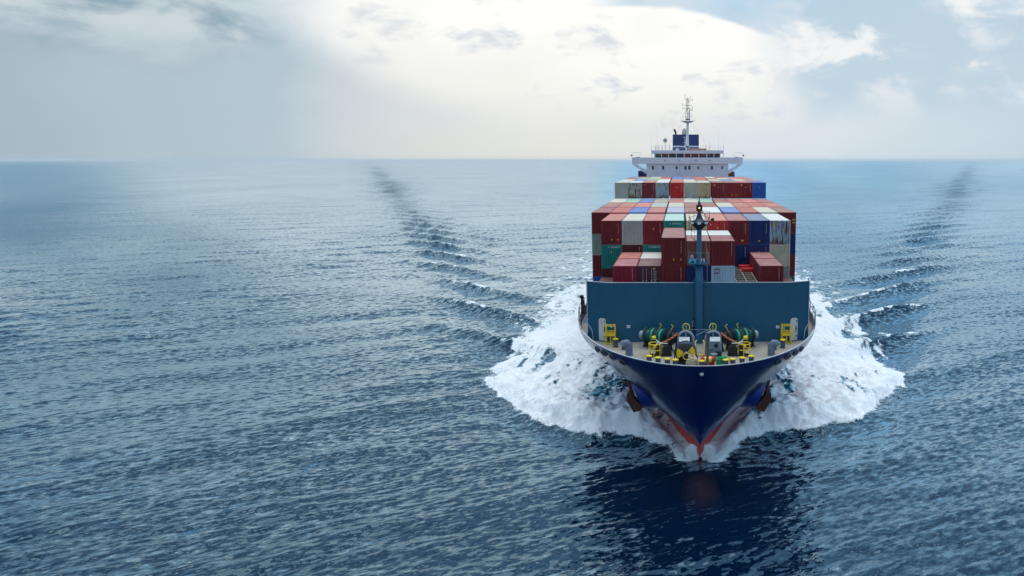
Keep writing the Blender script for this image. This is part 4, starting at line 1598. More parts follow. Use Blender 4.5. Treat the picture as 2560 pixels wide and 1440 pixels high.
# anchor bolsters
M_BOL = mat('bolster_paint', lin(16, 50, 140), 0.38, var=0.10, vscale=0.6)
for s in (-1, 1):
    c = at(1592, 987, 75.6)
    c = Vector((abs(c.x) * s, c.y, c.z))
    ax = Vector((s * 0.90, -0.12, -0.42)).normalized()
    b = MB()
    b.lathe([(3.3, -4.6), (2.5, -2.4), (1.62, -0.30), (1.52, -0.06), (1.4, 0.0), (0, 0.02)], c, ax, 26)
    sp(b, 'anchor_bolster', M_BOL)
    # anchor, hanging home against it
    an = empty('anchor', (c.x + X0, c.y, c.z))
    tag(an, 'rusty brown anchor hanging under the bow, on the %s of the stem' % ('left' if s < 0 else 'right'), 'anchor', 'stowed bow anchors')
    def T(v):
        return Vector((v[0] * s + X0 - an.location.x + 0, v[1] - an.location.y, v[2] - an.location.z))
    def ap(px, py, Y):
        p = at(px, py, Y)
        return Vector((-p.x, p.y, p.z))      # photo's left anchor, mirrored to outboard-positive
    b = MB()
    A, B_ = ap(1571, 950, 75.3), ap(1584, 1000, 75.0)
    b.tube([T(A), T(A * 0.6 + B_ * 0.4), T(B_)], [0.13, 0.17, 0.30], 4)
    b.build('shank', M_RUST, an)
    b = MB()
    pl_ = [ap(1567, 1003, 74.6), ap(1580, 988, 74.6), ap(1606, 1019, 74.6), ap(1601, 1027, 74.6), ap(1584, 1031, 74.6)]
    b.prism([T(p) for p in pl_], (0, 0.95, 0))
    b.build('crown', M_RUST, an)
    for y_ in (74.35, 75.65):
        b = MB()
        pf = [ap(1566, 1004, y_), ap(1567, 985, y_), ap(1573, 976, y_), ap(1583, 990, y_), ap(1588, 1003, y_)]
        b.prism([T(p) for p in pf], (0, 0.16, 0))
        b.build('fluke', M_RUST, an)

# ------------------------------------------------------------------ windlasses and deck gear
M_ROPE_T = mat('teal_rope', lin(10, 176, 146), 0.7, var=0.25, vscale=6)
M_ROPE_D = mat('dark_brown_rope', lin(70, 56, 48), 0.8, var=0.3, vscale=6)
M_WGREEN = mat('dark_green_machine_paint', lin(16, 66, 66), 0.45, var=0.15)
M_CHAIN = mat('orange_rust_chain', lin(196, 116, 66), 0.7, var=0.35, vscale=8)
M_MACH = mat('machine_grey_paint', lin(120, 134, 146), 0.45, var=0.15)
for s in (-1, 1):
    wl = empty('windlass', (0, 0, 0), ship)
    wl['label'] = 'windlass with teal rope drums and rusty chain, %s side' % ('left' if s < 0 else 'right')
    P0, P1 = Vector((s * 1.75, 73.7, 11.0)), Vector((s * 5.7, 76.3, 10.75))
    ax = (P1 - P0).normalized()
    def seg(name, prof, m, parent=wl):
        b = MB()
        b.lathe(prof, P0, ax, 22)
        return sp(b, name, m, parent)
    seg('shaft', [(0.12, 0.2), (0.12, 4.75)], M_BLACK)
    seg('chain_wheel', [(0.2, 0.50), (0.50, 0.5), (0.54, 0.56), (0.40, 0.68), (0.54, 0.80), (0.50, 0.86), (0.2, 0.86)], M_BLACK)
    seg('brake_drum', [(0.2, 1.0), (0.74, 1.0), (0.74, 1.28), (0.2, 1.28)], M_BLACK)
    for t0, t1, rr, mm in ((1.95, 2.30, 0.74, M_ROPE_T), (2.42, 2.86, 0.66, M_ROPE_D), (2.98, 3.30, 0.74, M_ROPE_T)):
        k = int((t1 - t0) / 0.06)
        prof_ = []
        for i in range(k):
            prof_ += [(rr - 0.03, t0 + (t1 - t0) * i / k), (rr, t0 + (t1 - t0) * (i + 0.5) / k)]
        prof_.append((rr - 0.03, t1))
        seg('rope_wrap', prof_, mm)
    seg('rope_drum', [(0.4, 3.42), (0.6, 3.5), (0.6, 3.95)], M_WGREEN)
    for t_ in (1.84, 2.31, 2.87, 3.31, 3.98):
        seg('drum_flange', [(0.1, t_), (0.86, t_), (0.88, t_ + 0.03), (0.88, t_ + 0.07), (0.86, t_ + 0.1), (0.1, t_ + 0.1)], M_WGREEN)
    seg('warping_head', [(0.15, 4.15), (0.42, 4.2), (0.28, 4.4), (0.28, 4.55), (0.44, 4.72), (0.44, 4.78), (0, 4.78)], M_GREYP)
    for t_ in (0.3, 1.5, 4.08):
        q = P0 + ax * t_
        b = MB()
        b.prism([(q.x - 0.42, q.y - 0.1, ZDECK), (q.x + 0.42, q.y - 0.1, ZDECK), (q.x + 0.17, q.y - 0.1, q.z + 0.2), (q.x - 0.17, q.y - 0.1, q.z + 0.2)], (0, 0.22, 0))
        sp(b, 'bearing_stand', M_BLACK, wl)
    # grey band arch over the chain wheel, handwheel above it
    ca = Vector((s * 1.30, 73.2, 11.05))
    nn = Vector((s * 0.25, -1, 0.0)).normalized()
    b = MB()
    b.torus(ca, nn, 0.74, 0.11, 22, 8, PI, 2 * PI, ref=nn.cross(Vector((0, 0, 1))))
    for q_ in (-1, 1):
        b.bar(ca + nn.cross(Vector((0, 0, 1))) * (0.74 * q_), ca + nn.cross(Vector((0, 0, 1))) * (0.80 * q_) - Vector((0, 0, 1.4)), 0.11, 8)
    b.bar(ca, ca + Vector((0, 0, 0.72)), 0.05)
    sp(b, 'brake_arch', M_GREYP, wl)
    b = MB()
    ch = ca + Vector((s * -0.02, 0, 1.12))
    b.torus(ch, Vector((s * 0.45, -1, 0.1)), 0.36, 0.045, 20, 6)
    b.bar(ch - Vector((0, 0, 0.36)), ch + Vector((0, 0, 0.36)), 0.03)
    b.bar(ch, ch + Vector((0, 0.4, 0)), 0.05)
    sp(b, 'handwheel', mat('pale_yellow_paint', lin(206, 196, 70), 0.4), wl)
    # gear box
    b = MB()
    gx = s * 1.46
    b.prism([(gx - 0.56, 72.2, ZDECK), (gx + 0.56, 72.2, ZDECK), (gx + 0.56, 72.2, ZDECK + 1.15), (gx + 0.42, 72.2, ZDECK + 1.35), (gx - 0.42, 72.2, ZDECK + 1.35), (gx - 0.56, 72.2, ZDECK + 1.15)], (0, 0.85, 0))
    gb = sp(b, 'gear_box', M_MACH, wl, bevel=0.05)
    b = MB()
    b.prism([(gx - 0.50, 72.05, ZDECK + 1.40), (gx + 0.50, 72.05, ZDECK + 1.40), (gx + 0.50, 72.95, ZDECK + 1.62), (gx - 0.50, 72.95, ZDECK + 1.62)], (0, 0, 0.06))
    sp(b, 'cover_plate', mat('pale_cover_paint', lin(196, 200, 200), 0.4), wl)
    b = MB()
    b.lathe([(0, -0.1), (0.2, -0.1), (0.2, 0.0)], (gx + s * 0.1, 72.2, ZDECK + 1.0), (0, 1, 0), 12)
    b.box((gx + s * 0.3 - 0.3, 71.75, ZDECK), (gx + s * 0.3 + 0.3, 72.15, ZDECK + 0.45))
    b.tube([(gx - s * 0.35, 71.95, ZDECK + 0.1), (gx - s * 0.45, 71.9, ZDECK + 0.6), (gx - s * 0.2, 72.1, ZDECK + 0.7)], 0.05, 6)
    sp(b, 'hydraulic_pump', M_BLACK, wl)
    # brake levers
    for t_, hh in ((1.2, 0.55), (2.6, 0.62)):
        q = P0 + ax * t_
        b = MB()
        b.tube([q + Vector((0, 0, 0.72)), q + Vector((-s * 0.22, -0.1, 0.80 + hh * 0.6)), q + Vector((-s * 0.05, -0.15, 0.86 + hh * 0.75))], 0.05, 6)
        sp(b, 'brake_lever', M_YEL, wl)
    # chain from the wheel down to the stopper
    A, B_ = Vector((s * 2.05, 73.3, 11.55)), Vector((s * 3.85, 72.35, 10.75))
    n = 11
    b = MB()
    d = (B_ - A).normalized()
    side = d.cross(Vector((0, 0, 1))).normalized()
    upv = side.cross(d)
    for i in range(n):
        c = A.lerp(B_, (i + 0.5) / n) - Vector((0, 0, 0.12 * math.sin(PI * (i + 0.5) / n)))
        w_ = side if i % 2 else upv
        pts = []
        for k in range(10):
            a = 2 * PI * k / 10
            pts.append(c + d * (0.15 * math.cos(a)) + w_ * (0.09 * math.sin(a)))
        b.tube(pts, 0.042, 5, closed=True)
    cobj = sp(b, 'anchor_chain', M_CHAIN, wl)
    cobj['kind'] = 'stuff'
    # chain stopper with levers and yellow weights
    b = MB()
    q = Vector((s * 3.95, 72.3, ZDECK))
    b.box((q.x - 0.25, q.y - 0.3, ZDECK), (q.x + 0.25, q.y + 0.3, ZDECK + 1.02))
    sp(b, 'chain_stopper', M_BLACK, wl)
    b = MB()
    e1 = Vector((s * 4.35, 72.3, 11.35))
    e2 = Vector((s * 4.25, 72.0, 10.55))
    m_ = Vector((s * 3.75, 72.2, 10.75))
    b.tube([e1, m_ + Vector((0, 0, 0.1)), m_ + Vector((-s * 0.7, 0.05, 0.05))], 0.045, 6)
    b.tube([m_, m_ + Vector((s * 0.25, -0.05, 0.15)), e2], 0.04, 6)
    lv = sp(b, 'stopper_lever', M_WHITE, wl)
    for e, sz in ((e1, 0.2), (e2, 0.14)):
        b = MB()
        b.lathe([(0, -sz), (sz * 0.9, -sz * 0.9), (sz, 0), (sz * 0.9, sz * 0.9), (0, sz)], e, (1, 0.1, 0.2), 10)
        sp(b, 'counterweight', M_YEL, wl)
    # cowl over the chain's hawse pipe
    b = MB()
    hx_ = s * 3.15
    b.prism([(hx_ - 0.5, 72.0, ZDECK), (hx_ + 0.5, 72.0, ZDECK), (hx_ + 0.36, 72.05, ZDECK + 0.85), (hx_ + 0.1, 72.05, ZDECK + 1.0), (hx_ - 0.3, 72.05, ZDECK + 0.95)], (0, 0.8, 0))
    for k in range(4):
        xx = hx_ - 0.36 + k * 0.22
        b.prism([(xx, 71.93, ZDECK), (xx + 0.06, 71.93, ZDECK), (xx + 0.05, 71.98, ZDECK + 0.85)], (0, 0.06, 0))
    sp(b, 'hawse_cowl', M_BLACK, wl)
    # yellow guard cage round the hawse hole
    q = onz(1638, 889, ZDECK)
    cx, cy = s * abs(q.x), q.y
    b = MB()
    for z_ in (0.62, 1.18):
        b.torus((cx, cy, ZDECK + z_), (0, 0, 1), 0.60, 0.045, 22, 6)
    for k in range(6):
        a = 2 * PI * (k + 0.35) / 6
        b.bar((cx + 0.6 * math.cos(a), cy + 0.6 * math.sin(a), ZDECK), (cx + 0.6 * math.cos(a), cy + 0.6 * math.sin(a), ZDECK + 1.18), 0.042, 6)
    sp(b, 'guard_cage', M_YEL)
    b = MB()
    b.torus((cx, cy, ZDECK + 0.05), (0, 0, 1), 0.46, 0.07, 20, 6)
    b.lathe([(0, 0.006), (0.46, 0.006)], (cx, cy, ZDECK), n=20)
    sp(b, 'hawse_hole', M_BLACK)
    b = MB()
    for i in range(6):
        c = Vector((cx - s * 0.15, cy + 0.05, ZDECK + 0.12 + 0.2 * i))
        pts = [c + Vector((0, 0, 1)) * (0.14 * math.cos(2 * PI * k / 10)) + (Vector((1, 0, 0)) if i % 2 else Vector((0, 1, 0))) * (0.085 * math.sin(2 * PI * k / 10)) for k in range(10)]
        b.tube(pts, 0.04, 5, closed=True)
    sp(b, 'hawse_chain', M_RUST)['kind'] = 'stuff'

# yellow and black drum winch facing forward
dw = empty('mooring_winch', (0, 0, 0), ship)
dw['label'] = 'winch with black and yellow sector disc facing forward'
cx, cy, cz, rr = -1.33, 69.2, ZDECK + 1.02, 0.92
M_NB = mat('dark_blue_machine_paint', lin(22, 52, 78), 0.4, var=0.12)
b = MB()
b.lathe([(0.3, 0.95), (0.86, 0.95), (0.98, 0.9), (0.98, 0.02), (0.9, 0.0)], (cx, cy, cz), (0, 1, 0), 32)
sp(b, 'drum_housing', M_NB, dw)
b = MB()
b.lathe([(0, -0.03), (0.9, -0.03), (0.92, 0.02)], (cx, cy, cz), (0, 1, 0), 32)
sp(b, 'disc', M_BLACK, dw)
for a0, a1 in ((148, 212), (-14, 48)):
    poly = [(cx + 0.3 * math.cos(R(a0)), cy - 0.04, cz + 0.3 * math.sin(R(a0)))]
    for k in range(9):
        a = R(a0 + (a1 - a0) * k / 8)
        poly.append((cx + 0.86 * math.cos(a), cy - 0.04, cz + 0.86 * math.sin(a)))
    poly.append((cx + 0.3 * math.cos(R(a1)), cy - 0.04, cz + 0.3 * math.sin(R(a1))))
    b = MB()
    b.prism(poly, (0, -0.03, 0))
    sp(b, 'yellow_sector', M_YEL, dw)
hc = (cx + 0.06, cy - 0.05, cz - 0.16)
b = MB()
b.lathe([(0.36, 0.0), (0.40, -0.25), (0.34, -0.5), (0.24, -0.5), (0.22, -0.2)], hc, (0, 1, 0), 24)
sp(b, 'hub', mat('hub_paint', lin(66, 74, 100), 0.4), dw)
b = MB()
b.torus((hc[0], hc[1] - 0.5, hc[2]), (0, 1, 0), 0.31, 0.045, 24, 6)
sp(b, 'hub_ring', M_YEL, dw)
b = MB()
b.lathe([(0, -0.505), (0.25, -0.505)], hc, (0, 1, 0), 20)
sp(b, 'hub_bore', M_BLACK, dw)
b = MB()
b.prism([(cx - 0.95, cy - 0.1, ZDECK), (cx + 0.95, cy - 0.1, ZDECK), (cx + 0.75, cy - 0.1, ZDECK + 0.3), (cx - 0.75, cy - 0.1, ZDECK + 0.3)], (0, 1.15, 0))
b.box((cx - 1.08, cy - 0.15, ZDECK), (cx - 0.96, cy + 0.1, ZDECK + 1.2))
b.box((cx - 0.3, cy - 0.62, ZDECK), (cx + 0.5, cy - 0.2, ZDECK + 0.36))
sp(b, 'winch_bed', M_BLACK, dw)
# low yellow gate between the two windlasses
b = MB()
for x_ in (-0.42, 0.42):
    b.tube([(x_, 72.0, ZDECK), (x_, 72.0, ZDECK + 1.35), (x_ - math.copysign(0.1, x_), 72.3, ZDECK + 1.5)], 0.05, 6)
b.bar((-0.42, 72.0, ZDECK + 0.16), (0.42, 72.0, ZDECK + 0.16), 0.06)
sp(b, 'yellow_gate', M_YEL)
b = MB()
b.tube([(-0.35, 73.2, ZDECK + 1.75), (0.5, 73.4, ZDECK + 2.15), (0.95, 73.4, ZDECK + 2.2)], 0.025, 5)
b.bar((-1.2, 73.6, ZDECK + 2.25), (1.0, 73.6, ZDECK + 2.25), 0.014, 4)
sp(b, 'link_rod', M_GREYP)['kind'] = 'stuff'
b = MB()
for x_, y_, h_ in ((-0.35, 70.6, 0.55), (0.35, 70.4, 0.5), (0.72, 70.6, 0.62)):
    b.lathe([(0.1, ZDECK), (0.16, ZDECK + h_ * 0.6), (0.07, ZDECK + h_), (0, ZDECK + h_ + 0.06)], (x_, y_, 0), n=10)
sp(b, 'deck_valve', M_RUST)['kind'] = 'stuff'
b = MB()
b.lathe([(0.3, ZDECK), (0.3, ZDECK + 0.62), (0.36, ZDECK + 0.62), (0.36, ZDECK + 0.7), (0, ZDECK + 0.7)], (1.25, 70.3, 0), n=14)
sp(b, 'vent_pot', M_MACH)


# loose gear lying on the foredeck
def coil(name, cx, cy, rad, hgt, m, label, cat, seed, r_=0.055, turns=9):
    rr_ = random.Random(seed)
    o = empty(name, (cx + X0, cy, ZDECK))
    tag(o, label, cat)
    b = MB()
    pts = []
    n = turns * 16
    for i in range(n):
        a = 2 * PI * i / 16
        f = i / n
        q = rad * (1.0 - 0.25 * f) * (0.9 + 0.13 * math.sin(a * 0.37 + seed) + rr_.uniform(-0.06, 0.06))
        pts.append((q * math.cos(a), q * 0.85 * math.sin(a), r_ + hgt * f ** 0.9 + rr_.uniform(-0.03, 0.03)))
    b.tube(pts, r_, 6)
    b.build('rope_turns', m, o)
    b = MB()
    for k in range(5):
        c = Vector((rr_.uniform(-0.3, 0.3) * rad, rr_.uniform(-0.3, 0.3) * rad, hgt + 0.02 + 0.05 * k))
        w_ = rr_.uniform(0, 6)
        b.torus(c, (0.3 * math.cos(w_), 0.3 * math.sin(w_), 1), rad * rr_.uniform(0.35, 0.6), r_, 16, 6)
    b.lathe([(rad * 0.75, 0.02), (rad * 0.7, hgt * 0.8), (0, hgt)], n=14)
    b.build('loose_turns', m, o)
    return o
coil('mooring_rope_coil', -0.78, 66.5, 0.66, 1.1, mat('beige_rope', lin(196, 176, 146), 0.85, var=0.25, vscale=9), 'big beige mooring rope coiled in a heap at the bow rail', 'rope', 5)
coil('green_rope_heap', 1.85, 67.0, 0.60, 1.0, mat('green_rope', lin(18, 150, 92), 0.75, var=0.3, vscale=9), 'heap of bright green rope on the foredeck, right of the jackstaff', 'rope', 11, 0.07, 7)
b = MB()
b.cbox((0, 0, 0.22), (0.62, 0.4, 0.44))
gb_ = b.build('deck_box', M_GREYB, None, bevel=0.03)
gb_.location = (X0 + 1.9, 66.15, ZDECK + 0.22)
tag(gb_, 'small blue-grey box in front of the green rope heap', 'box')
b = MB()
b.cbox((0, 0, 0.45), (0.56, 0.34, 0.04))
b.build('lid', M_GREYP, gb_)
yd = empty('gas_cylinder', (X0 + 0.60, 67.3, ZDECK + 0.78))
tag(yd, 'yellow cylinder with red ends lying on a red cradle beside the jackstaff', 'cylinder')
b = MB()
b.lathe([(0, -0.36), (0.27, -0.36), (0.3, -0.3), (0.3, 0.3), (0.27, 0.36), (0, 0.36)], (0, 0, 0.12), (1, 0, 0), 18)
b.build('body', M_YEL, yd)
for s in (-1, 1):
    b = MB()
    b.lathe([(0.3, s * 0.31), (0.315, s * 0.34), (0.30, s * 0.55), (0.16, s * 0.64), (0, s * 0.64)], (0, 0, 0.12), (1, 0, 0), 18)
    b.build('end_cap', M_REDP, yd)
b = MB()
b.box((-0.6, -0.25, -0.77), (0.6, 0.25, -0.19))
b.bar((-0.2, 0, 0.42), (-0.2, 0, 0.55), 0.06)
b.build('cradle', M_REDP, yd)

# ------------------------------------------------------------------ bridge house, funnel, radar mast
YH = 200.0
def zz7(X, Y): return (1560 + X * 0.15976, 220 + Y * 0.15972)
def a7(X, Y, D=YH): return at(*zz7(X, Y), D)
M_SUP = mat('superstructure_paint', lin(222, 222, 232), 0.45, var=0.03, vscale=0.4, dirt=lin(190, 184, 186), dirt_amt=0.35, dscale=(0.4, 0.4, 0.1))
M_GLASS = mat('dark_window_glass', lin(22, 30, 44), 0.06, var=0.3, vscale=0.8, spec=0.8)
M_GLASSR = mat('curtained_window_glass', lin(84, 40, 48), 0.10, var=0.35, vscale=0.9, spec=0.7)
bh = empty('bridge_house', (0, 0, 0), ship)
bh['label'] = 'white bridge house with wings and a band of windows'
h0, h1 = a7(352, 1400), a7(1632, 1150)
b = MB()
b.box((h0.x, YH, 20.0), (h1.x, YH + 12, h1.z))
sp(b, 'wall', M_SUP, bh)
# wing deck band, with knuckled brackets outboard
e0, e1 = a7(128, 1190), a7(1857, 1085)
wt, wb = a7(0, 1088).z, a7(0, 1187).z
b = MB()
b.box((e0.x, YH - 0.35, wb), (e1.x, YH + 3.2, wt))
sp(b, 'bridge_wing', M_SUP, bh)
for s, pts in ((-1, [(128, 1192), (218, 1192), (232, 1222), (348, 1278), (348, 1345)]), (1, [(1857, 1192), (1768, 1192), (1752, 1222), (1634, 1278), (1634, 1345)])):
    b = MB()
    b.prism([a7(*p) + Vector((0, -0.3, -0.004)) for p in pts], (0, 0.5, 0))
    sp(b, 'wing_bracket', M_SUP, bh)
for s, X_ in ((-1, 220), (1, 1762)):
    b = MB()
    q = a7(X_, 1083)
    b.box((q.x - 0.45, YH - 0.3, wt + 0.003), (q.x + 0.45, YH + 0.2, wt + 0.12))
    sp(b, 'repeater_cover', M_BLACK, bh)
# square windows in the house front
for X_, hgt in ((452, 56), (612, 56), (824, 44), (962, 56), (1022, 56), (1162, 44), (1375, 56), (1535, 50)):
    q = a7(X_, 1247)
    w_, h_ = 0.27, hgt * 0.0164 / 2 * 1.0
    b = MB()
    b.box((q.x - w_ - 0.06, YH - 0.05, q.z - h_ - 0.06), (q.x + w_ + 0.06, YH - 0.004, q.z + h_ + 0.06))
    f_ = sp(b, 'window', M_SUP, bh)
    b = MB()
    b.box((q.x - w_, YH - 0.075, q.z - h_), (q.x + w_, YH - 0.051, q.z + h_))
    b.build('pane', mat('pale_window_glass', lin(110, 122, 138), 0.1) if X_ in (1162, 1535) else M_GLASS, f_, SHIP_OFF)
# wheelhouse: sill wall, nine big panes, visor roof
zs, z0w, z1w, zr = wt, a7(0, 1101).z, a7(0, 1026).z, a7(0, 975).z
xa, xb = a7(428, 1000).x, a7(1560, 1000).x
ga, gb2 = a7(478, 1000).x, a7(1505, 1000).x
b = MB()
b.box((ga, YH + 0.3, wt - 0.05), (gb2, YH + 9, z0w))
b.box((ga, YH + 1.2, z0w), (gb2, YH + 9, z1w))
sp(b, 'wheelhouse', M_SUP, bh)
wins = [(500, 580), (590, 690), (702, 810), (823, 935), (948, 1042), (1052, 1165), (1178, 1290), (1302, 1398), (1415, 1495)]
for i, (X_0, X_1) in enumerate(wins):
    l, r_ = a7(X_0, 1060).x, a7(X_1, 1060).x
    b = MB()
    b.prism([(l, YH + 0.55, z0w + 0.05), (r_, YH + 0.55, z0w + 0.05), (r_, YH + 0.25, z1w - 0.02), (l, YH + 0.25, z1w - 0.02)], (0, 0.05, 0))
    sp(b, 'wheelhouse_window', M_GLASSR if i in (1, 4, 5, 6) else M_GLASS, bh)
edges = [ga] + [(a7(wins[i][1], 1060).x + a7(wins[i + 1][0], 1060).x) / 2 for i in range(8)] + [gb2]
for x_ in edges:
    b = MB()
    b.prism([(x_ - 0.09, YH + 0.5, z0w), (x_ + 0.09, YH + 0.5, z0w), (x_ + 0.09, YH + 0.18, z1w), (x_ - 0.09, YH + 0.18, z1w)], (0, 0.25, 0))
    sp(b, 'mullion', M_WHITE, bh)
b = MB()
b.box((xa, YH - 0.1, z1w), (xb, YH + 9.5, zr))
sp(b, 'wheelhouse_roof', M_SUP, bh)
for x_ in (xa, xb - 0.16):
    b = MB()
    b.box((x_, YH + 0.1, wt), (x_ + 0.16, YH + 0.3, z1w))
    sp(b, 'roof_post', M_SUP, bh)
for X_ in (645, 860, 1127, 1340):
    q = a7(X_, 1132)
    b = MB()
    b.box((q.x - 0.25, YH - 0.55, q.z), (q.x + 0.25, YH - 0.36, q.z + 0.1))
    sp(b, 'downlight', M_DARKGREY, bh)
# rails on the monkey island and wing ends
b = MB()
for z_ in (0.55, 1.1):
    b.tube([(xa + 0.05, YH + 8, zr + z_), (xa + 0.05, YH, zr + z_), (xb - 0.05, YH, zr + z_), (xb - 0.05, YH + 8, zr + z_)], 0.022, 4)
n = 14
for i in range(n + 1):
    x_ = xa + 0.05 + (xb - xa - 0.1) * i / n
    b.bar((x_, YH, zr), (x_, YH, zr + 1.1), 0.022, 4)
sp(b, 'roof_railing', M_WHITE, bh)['kind'] = 'stuff'
for X0_, X1_ in ((130, 262), (1722, 1866)):
    l, r_ = a7(X0_, 1080), a7(X1_, 1010)
    b = MB()
    b.tube([(l.x, YH + 0.5, wt), (l.x, YH + 0.5, r_.z), (r_.x, YH + 0.5, r_.z), (r_.x, YH + 0.5, wt)], 0.05, 6)
    for k in range(1, 3):
        x_ = l.x + (r_.x - l.x) * k / 3
        b.bar((x_, YH + 0.5, wt), (x_, YH + 0.5, r_.z), 0.015, 4)
    sp(b, 'wing_frame', M_WHITE, bh)
for X_ in (116, 1868):
    q = a7(X_, 1052)
    b = MB()
    b.cbox((q.x, YH + 0.4, q.z), (0.42, 0.3, 0.28))
    b.bar((q.x, YH + 0.4, wt), (q.x, YH + 0.4, q.z), 0.04)
    sp(b, 'navigation_light', M_BLACK, bh)
# things standing on the roof
def whip(X_, ytop, r_=0.02):
    q = a7(X_, ytop, YH + 3)
    b = MB()
    b.tube([(q.x, YH + 3, zr), (q.x, YH + 3, zr + 1.3), (q.x, YH + 3, zr + 1.31), (q.x, YH + 3, q.z)], [r_ * 2.5, r_ * 2.5, r_, r_ * 0.7], 5)
    sp(b, 'whip_antenna', M_WHITE if ytop < 800 else M_DARKGREY, bh)
for X_, yt in ((428, 740), (522, 600), (1480, 640), (1557, 740), (495, 885), (1343, 830), (597, 915), (545, 905), (708, 880), (1285, 880)):
    whip(X_, yt, 0.022)
b = MB()
q = a7(645, 818, YH + 3)
b.lathe([(0, -0.58), (0.3, -0.54), (0.52, -0.25), (0.55, 0.05), (0.42, 0.38), (0.2, 0.52), (0, 0.55)], q, (0, 0, 1), 18)
b.bar((q.x, q.y, zr), (q.x, q.y, q.z - 0.5), 0.07)
sp(b, 'satellite_dome', M_GREYP, bh)
b = MB()
l, r_ = a7(1012, 972, YH + 4), a7(1280, 948, YH + 4)
b.box((l.x, YH + 3, zr), (r_.x, YH + 5, r_.z))
sp(b, 'wooden_locker', mat('varnished_wood', lin(176, 120, 88), 0.6, var=0.2), bh)
b = MB()
q = a7(992, 930, YH + 1)
b.lathe([(0.2, zr), (0.16, zr + 0.5), (0.38, zr + 0.9), (0.36, zr + 1.15), (0.0, zr + 1.25)], (q.x, YH + 1, 0), n=14)
sp(b, 'compass_binnacle', mat('blue_cover', lin(24, 44, 120), 0.6), bh)
b = MB()
q = a7(835, 958, YH + 1.5)
b.box((q.x - 0.4, YH + 1.5, zr), (q.x + 0.4, YH + 2, zr + 0.45))
sp(b, 'life_raft_box', M_WHITE, bh)

# funnel
YF = 214.0
fu = empty('funnel', (0, 0, 0), ship)
fu['label'] = 'square navy blue funnel with white band behind the bridge'
l, r_ = a7(762, 968, YF), a7(1172, 735, YF)
zt_ = r_.z
M_FUN = mat('funnel_blue_paint', lin(14, 46, 104), 0.4, var=0.1, dirt=lin(10, 24, 48), dirt_amt=0.5, dscale=(0.6, 0.6, 0.15))
b = MB()
b.box((l.x, YF, 24.0), (r_.x, YF + 7, zt_))
sp(b, 'casing', M_FUN, fu)
b = MB()
b.box((l.x - 0.02, YF - 0.02, zt_), (r_.x + 0.02, YF + 7, zt_ + 0.12))
sp(b, 'top_rim', M_BLACK, fu)
za, zb2 = a7(0, 924, YF).z, a7(0, 908, YF).z
b = MB()
b.box((l.x - 0.015, YF - 0.015, za), (r_.x + 0.015, YF + 7.01, zb2))
sp(b, 'white_band', M_WHITE, fu)
b = MB()
p_ = [a7(812, 740, YF + 2), a7(808, 700, YF + 2), a7(796, 668, YF + 2), a7(783, 645, YF + 2)]
b.tube(p_, [0.26, 0.26, 0.28, 0.30], 10)
sp(b, 'exhaust_pipe', M_BLACK, fu)
b = MB()
q = a7(945, 735, YF + 1)
b.lathe([(0.62, q.z - 0.1), (0.62, q.z + 0.9), (0.55, q.z + 1.35), (0.35, q.z + 1.72), (0, q.z + 1.85)], (q.x, YF + 1, 0), n=16)
sp(b, 'radome', mat('dirty_white_paint', lin(196, 190, 172), 0.6), fu)
# radar mast on the wheelhouse roof
ra = empty('radar_mast', (0, 0, 0), ship)
ra['label'] = 'white radar mast with lattice top and crossbars'
YM = YH + 4
c0, c1, c2 = a7(990, 972, YM), a7(990, 740, YM), a7(998, 540, YM)
b = MB()
b.tube([(c0.x, YM, zr), (c1.x, YM, c1.z), (c2.x, YM, c2.z)], [0.46, 0.36, 0.30], 12)
b.tube([a7(950, 905, YM), a7(945, 760, YM)], 0.04, 5)
for y_ in (770, 850):
    b.tube([a7(920, y_, YM), a7(975, y_, YM)], 0.035, 5)
b.tube([a7(940, 940, YM), a7(962, 870, YM), a7(968, 800, YM)], 0.08, 6)
sp(b, 'column', M_WHITE, ra)
b = MB()
pl = [a7(888, 516, YM), a7(1104, 516, YM), a7(1040, 545, YM), a7(965, 548, YM)]
b.prism([p - Vector((0, 0.9, 0)) for p in pl], (0, 1.8, 0))
sp(b, 'radar_platform', M_GREYP, ra)
b = MB()
for X_ in (888, 930, 1060, 1104):
    b.bar(a7(X_, 514, YM - 0.8), a7(X_ + (4 if X_ > 1000 else -4), 456, YM - 0.8), 0.03, 4)
b.tube([a7(888, 480, YM - 0.8), a7(930, 480, YM - 0.8)], 0.02, 4)
b.tube([a7(1060, 480, YM - 0.8), a7(1104, 480, YM - 0.8)], 0.02, 4)
sp(b, 'platform_railing', M_WHITE, ra)['kind'] = 'stuff'
M_LAT = mat('lattice_grey_paint', lin(140, 142, 146), 0.5)
b = MB()
legs = [(965, 976), (1028, 1014), (996, 992)]
for k, (xb_, xt_) in enumerate(legs):
    b.tube([a7(xb_, 520, YM + (0.5 if k == 2 else 0)), a7(xt_, 172, YM + (0.5 if k == 2 else 0))], 0.055, 5)
for i in range(7):
    y0_, y1_ = 510 - i * 48, 510 - (i + 1) * 48
    f0, f1 = (510 - y0_) / 340, (510 - y1_) / 340
    L0, R0 = 966 + 10 * f0, 1027 - 13 * f0
    L1, R1 = 966 + 10 * f1, 1027 - 13 * f1
    b.tube([a7(L0, y0_, YM), a7(R1, y1_, YM)] if i % 2 else [a7(R0, y0_, YM), a7(L1, y1_, YM)], 0.03, 4)
    b.tube([a7(L1, y1_, YM), a7(R1, y1_, YM)], 0.03, 4)
sp(b, 'lattice', M_LAT, ra)
for y_, xl, xr in ((200, 985, 1070), (272, 920, 1066), (325, 915, 1072), (395, 930, 1056), (448, 918, 1068), (172, 958, 1036)):
    b = MB()
    b.tube([a7(xl, y_, YM), a7(xr, y_, YM)], 0.04, 5)
    sp(b, 'crossbar', M_LAT, ra)
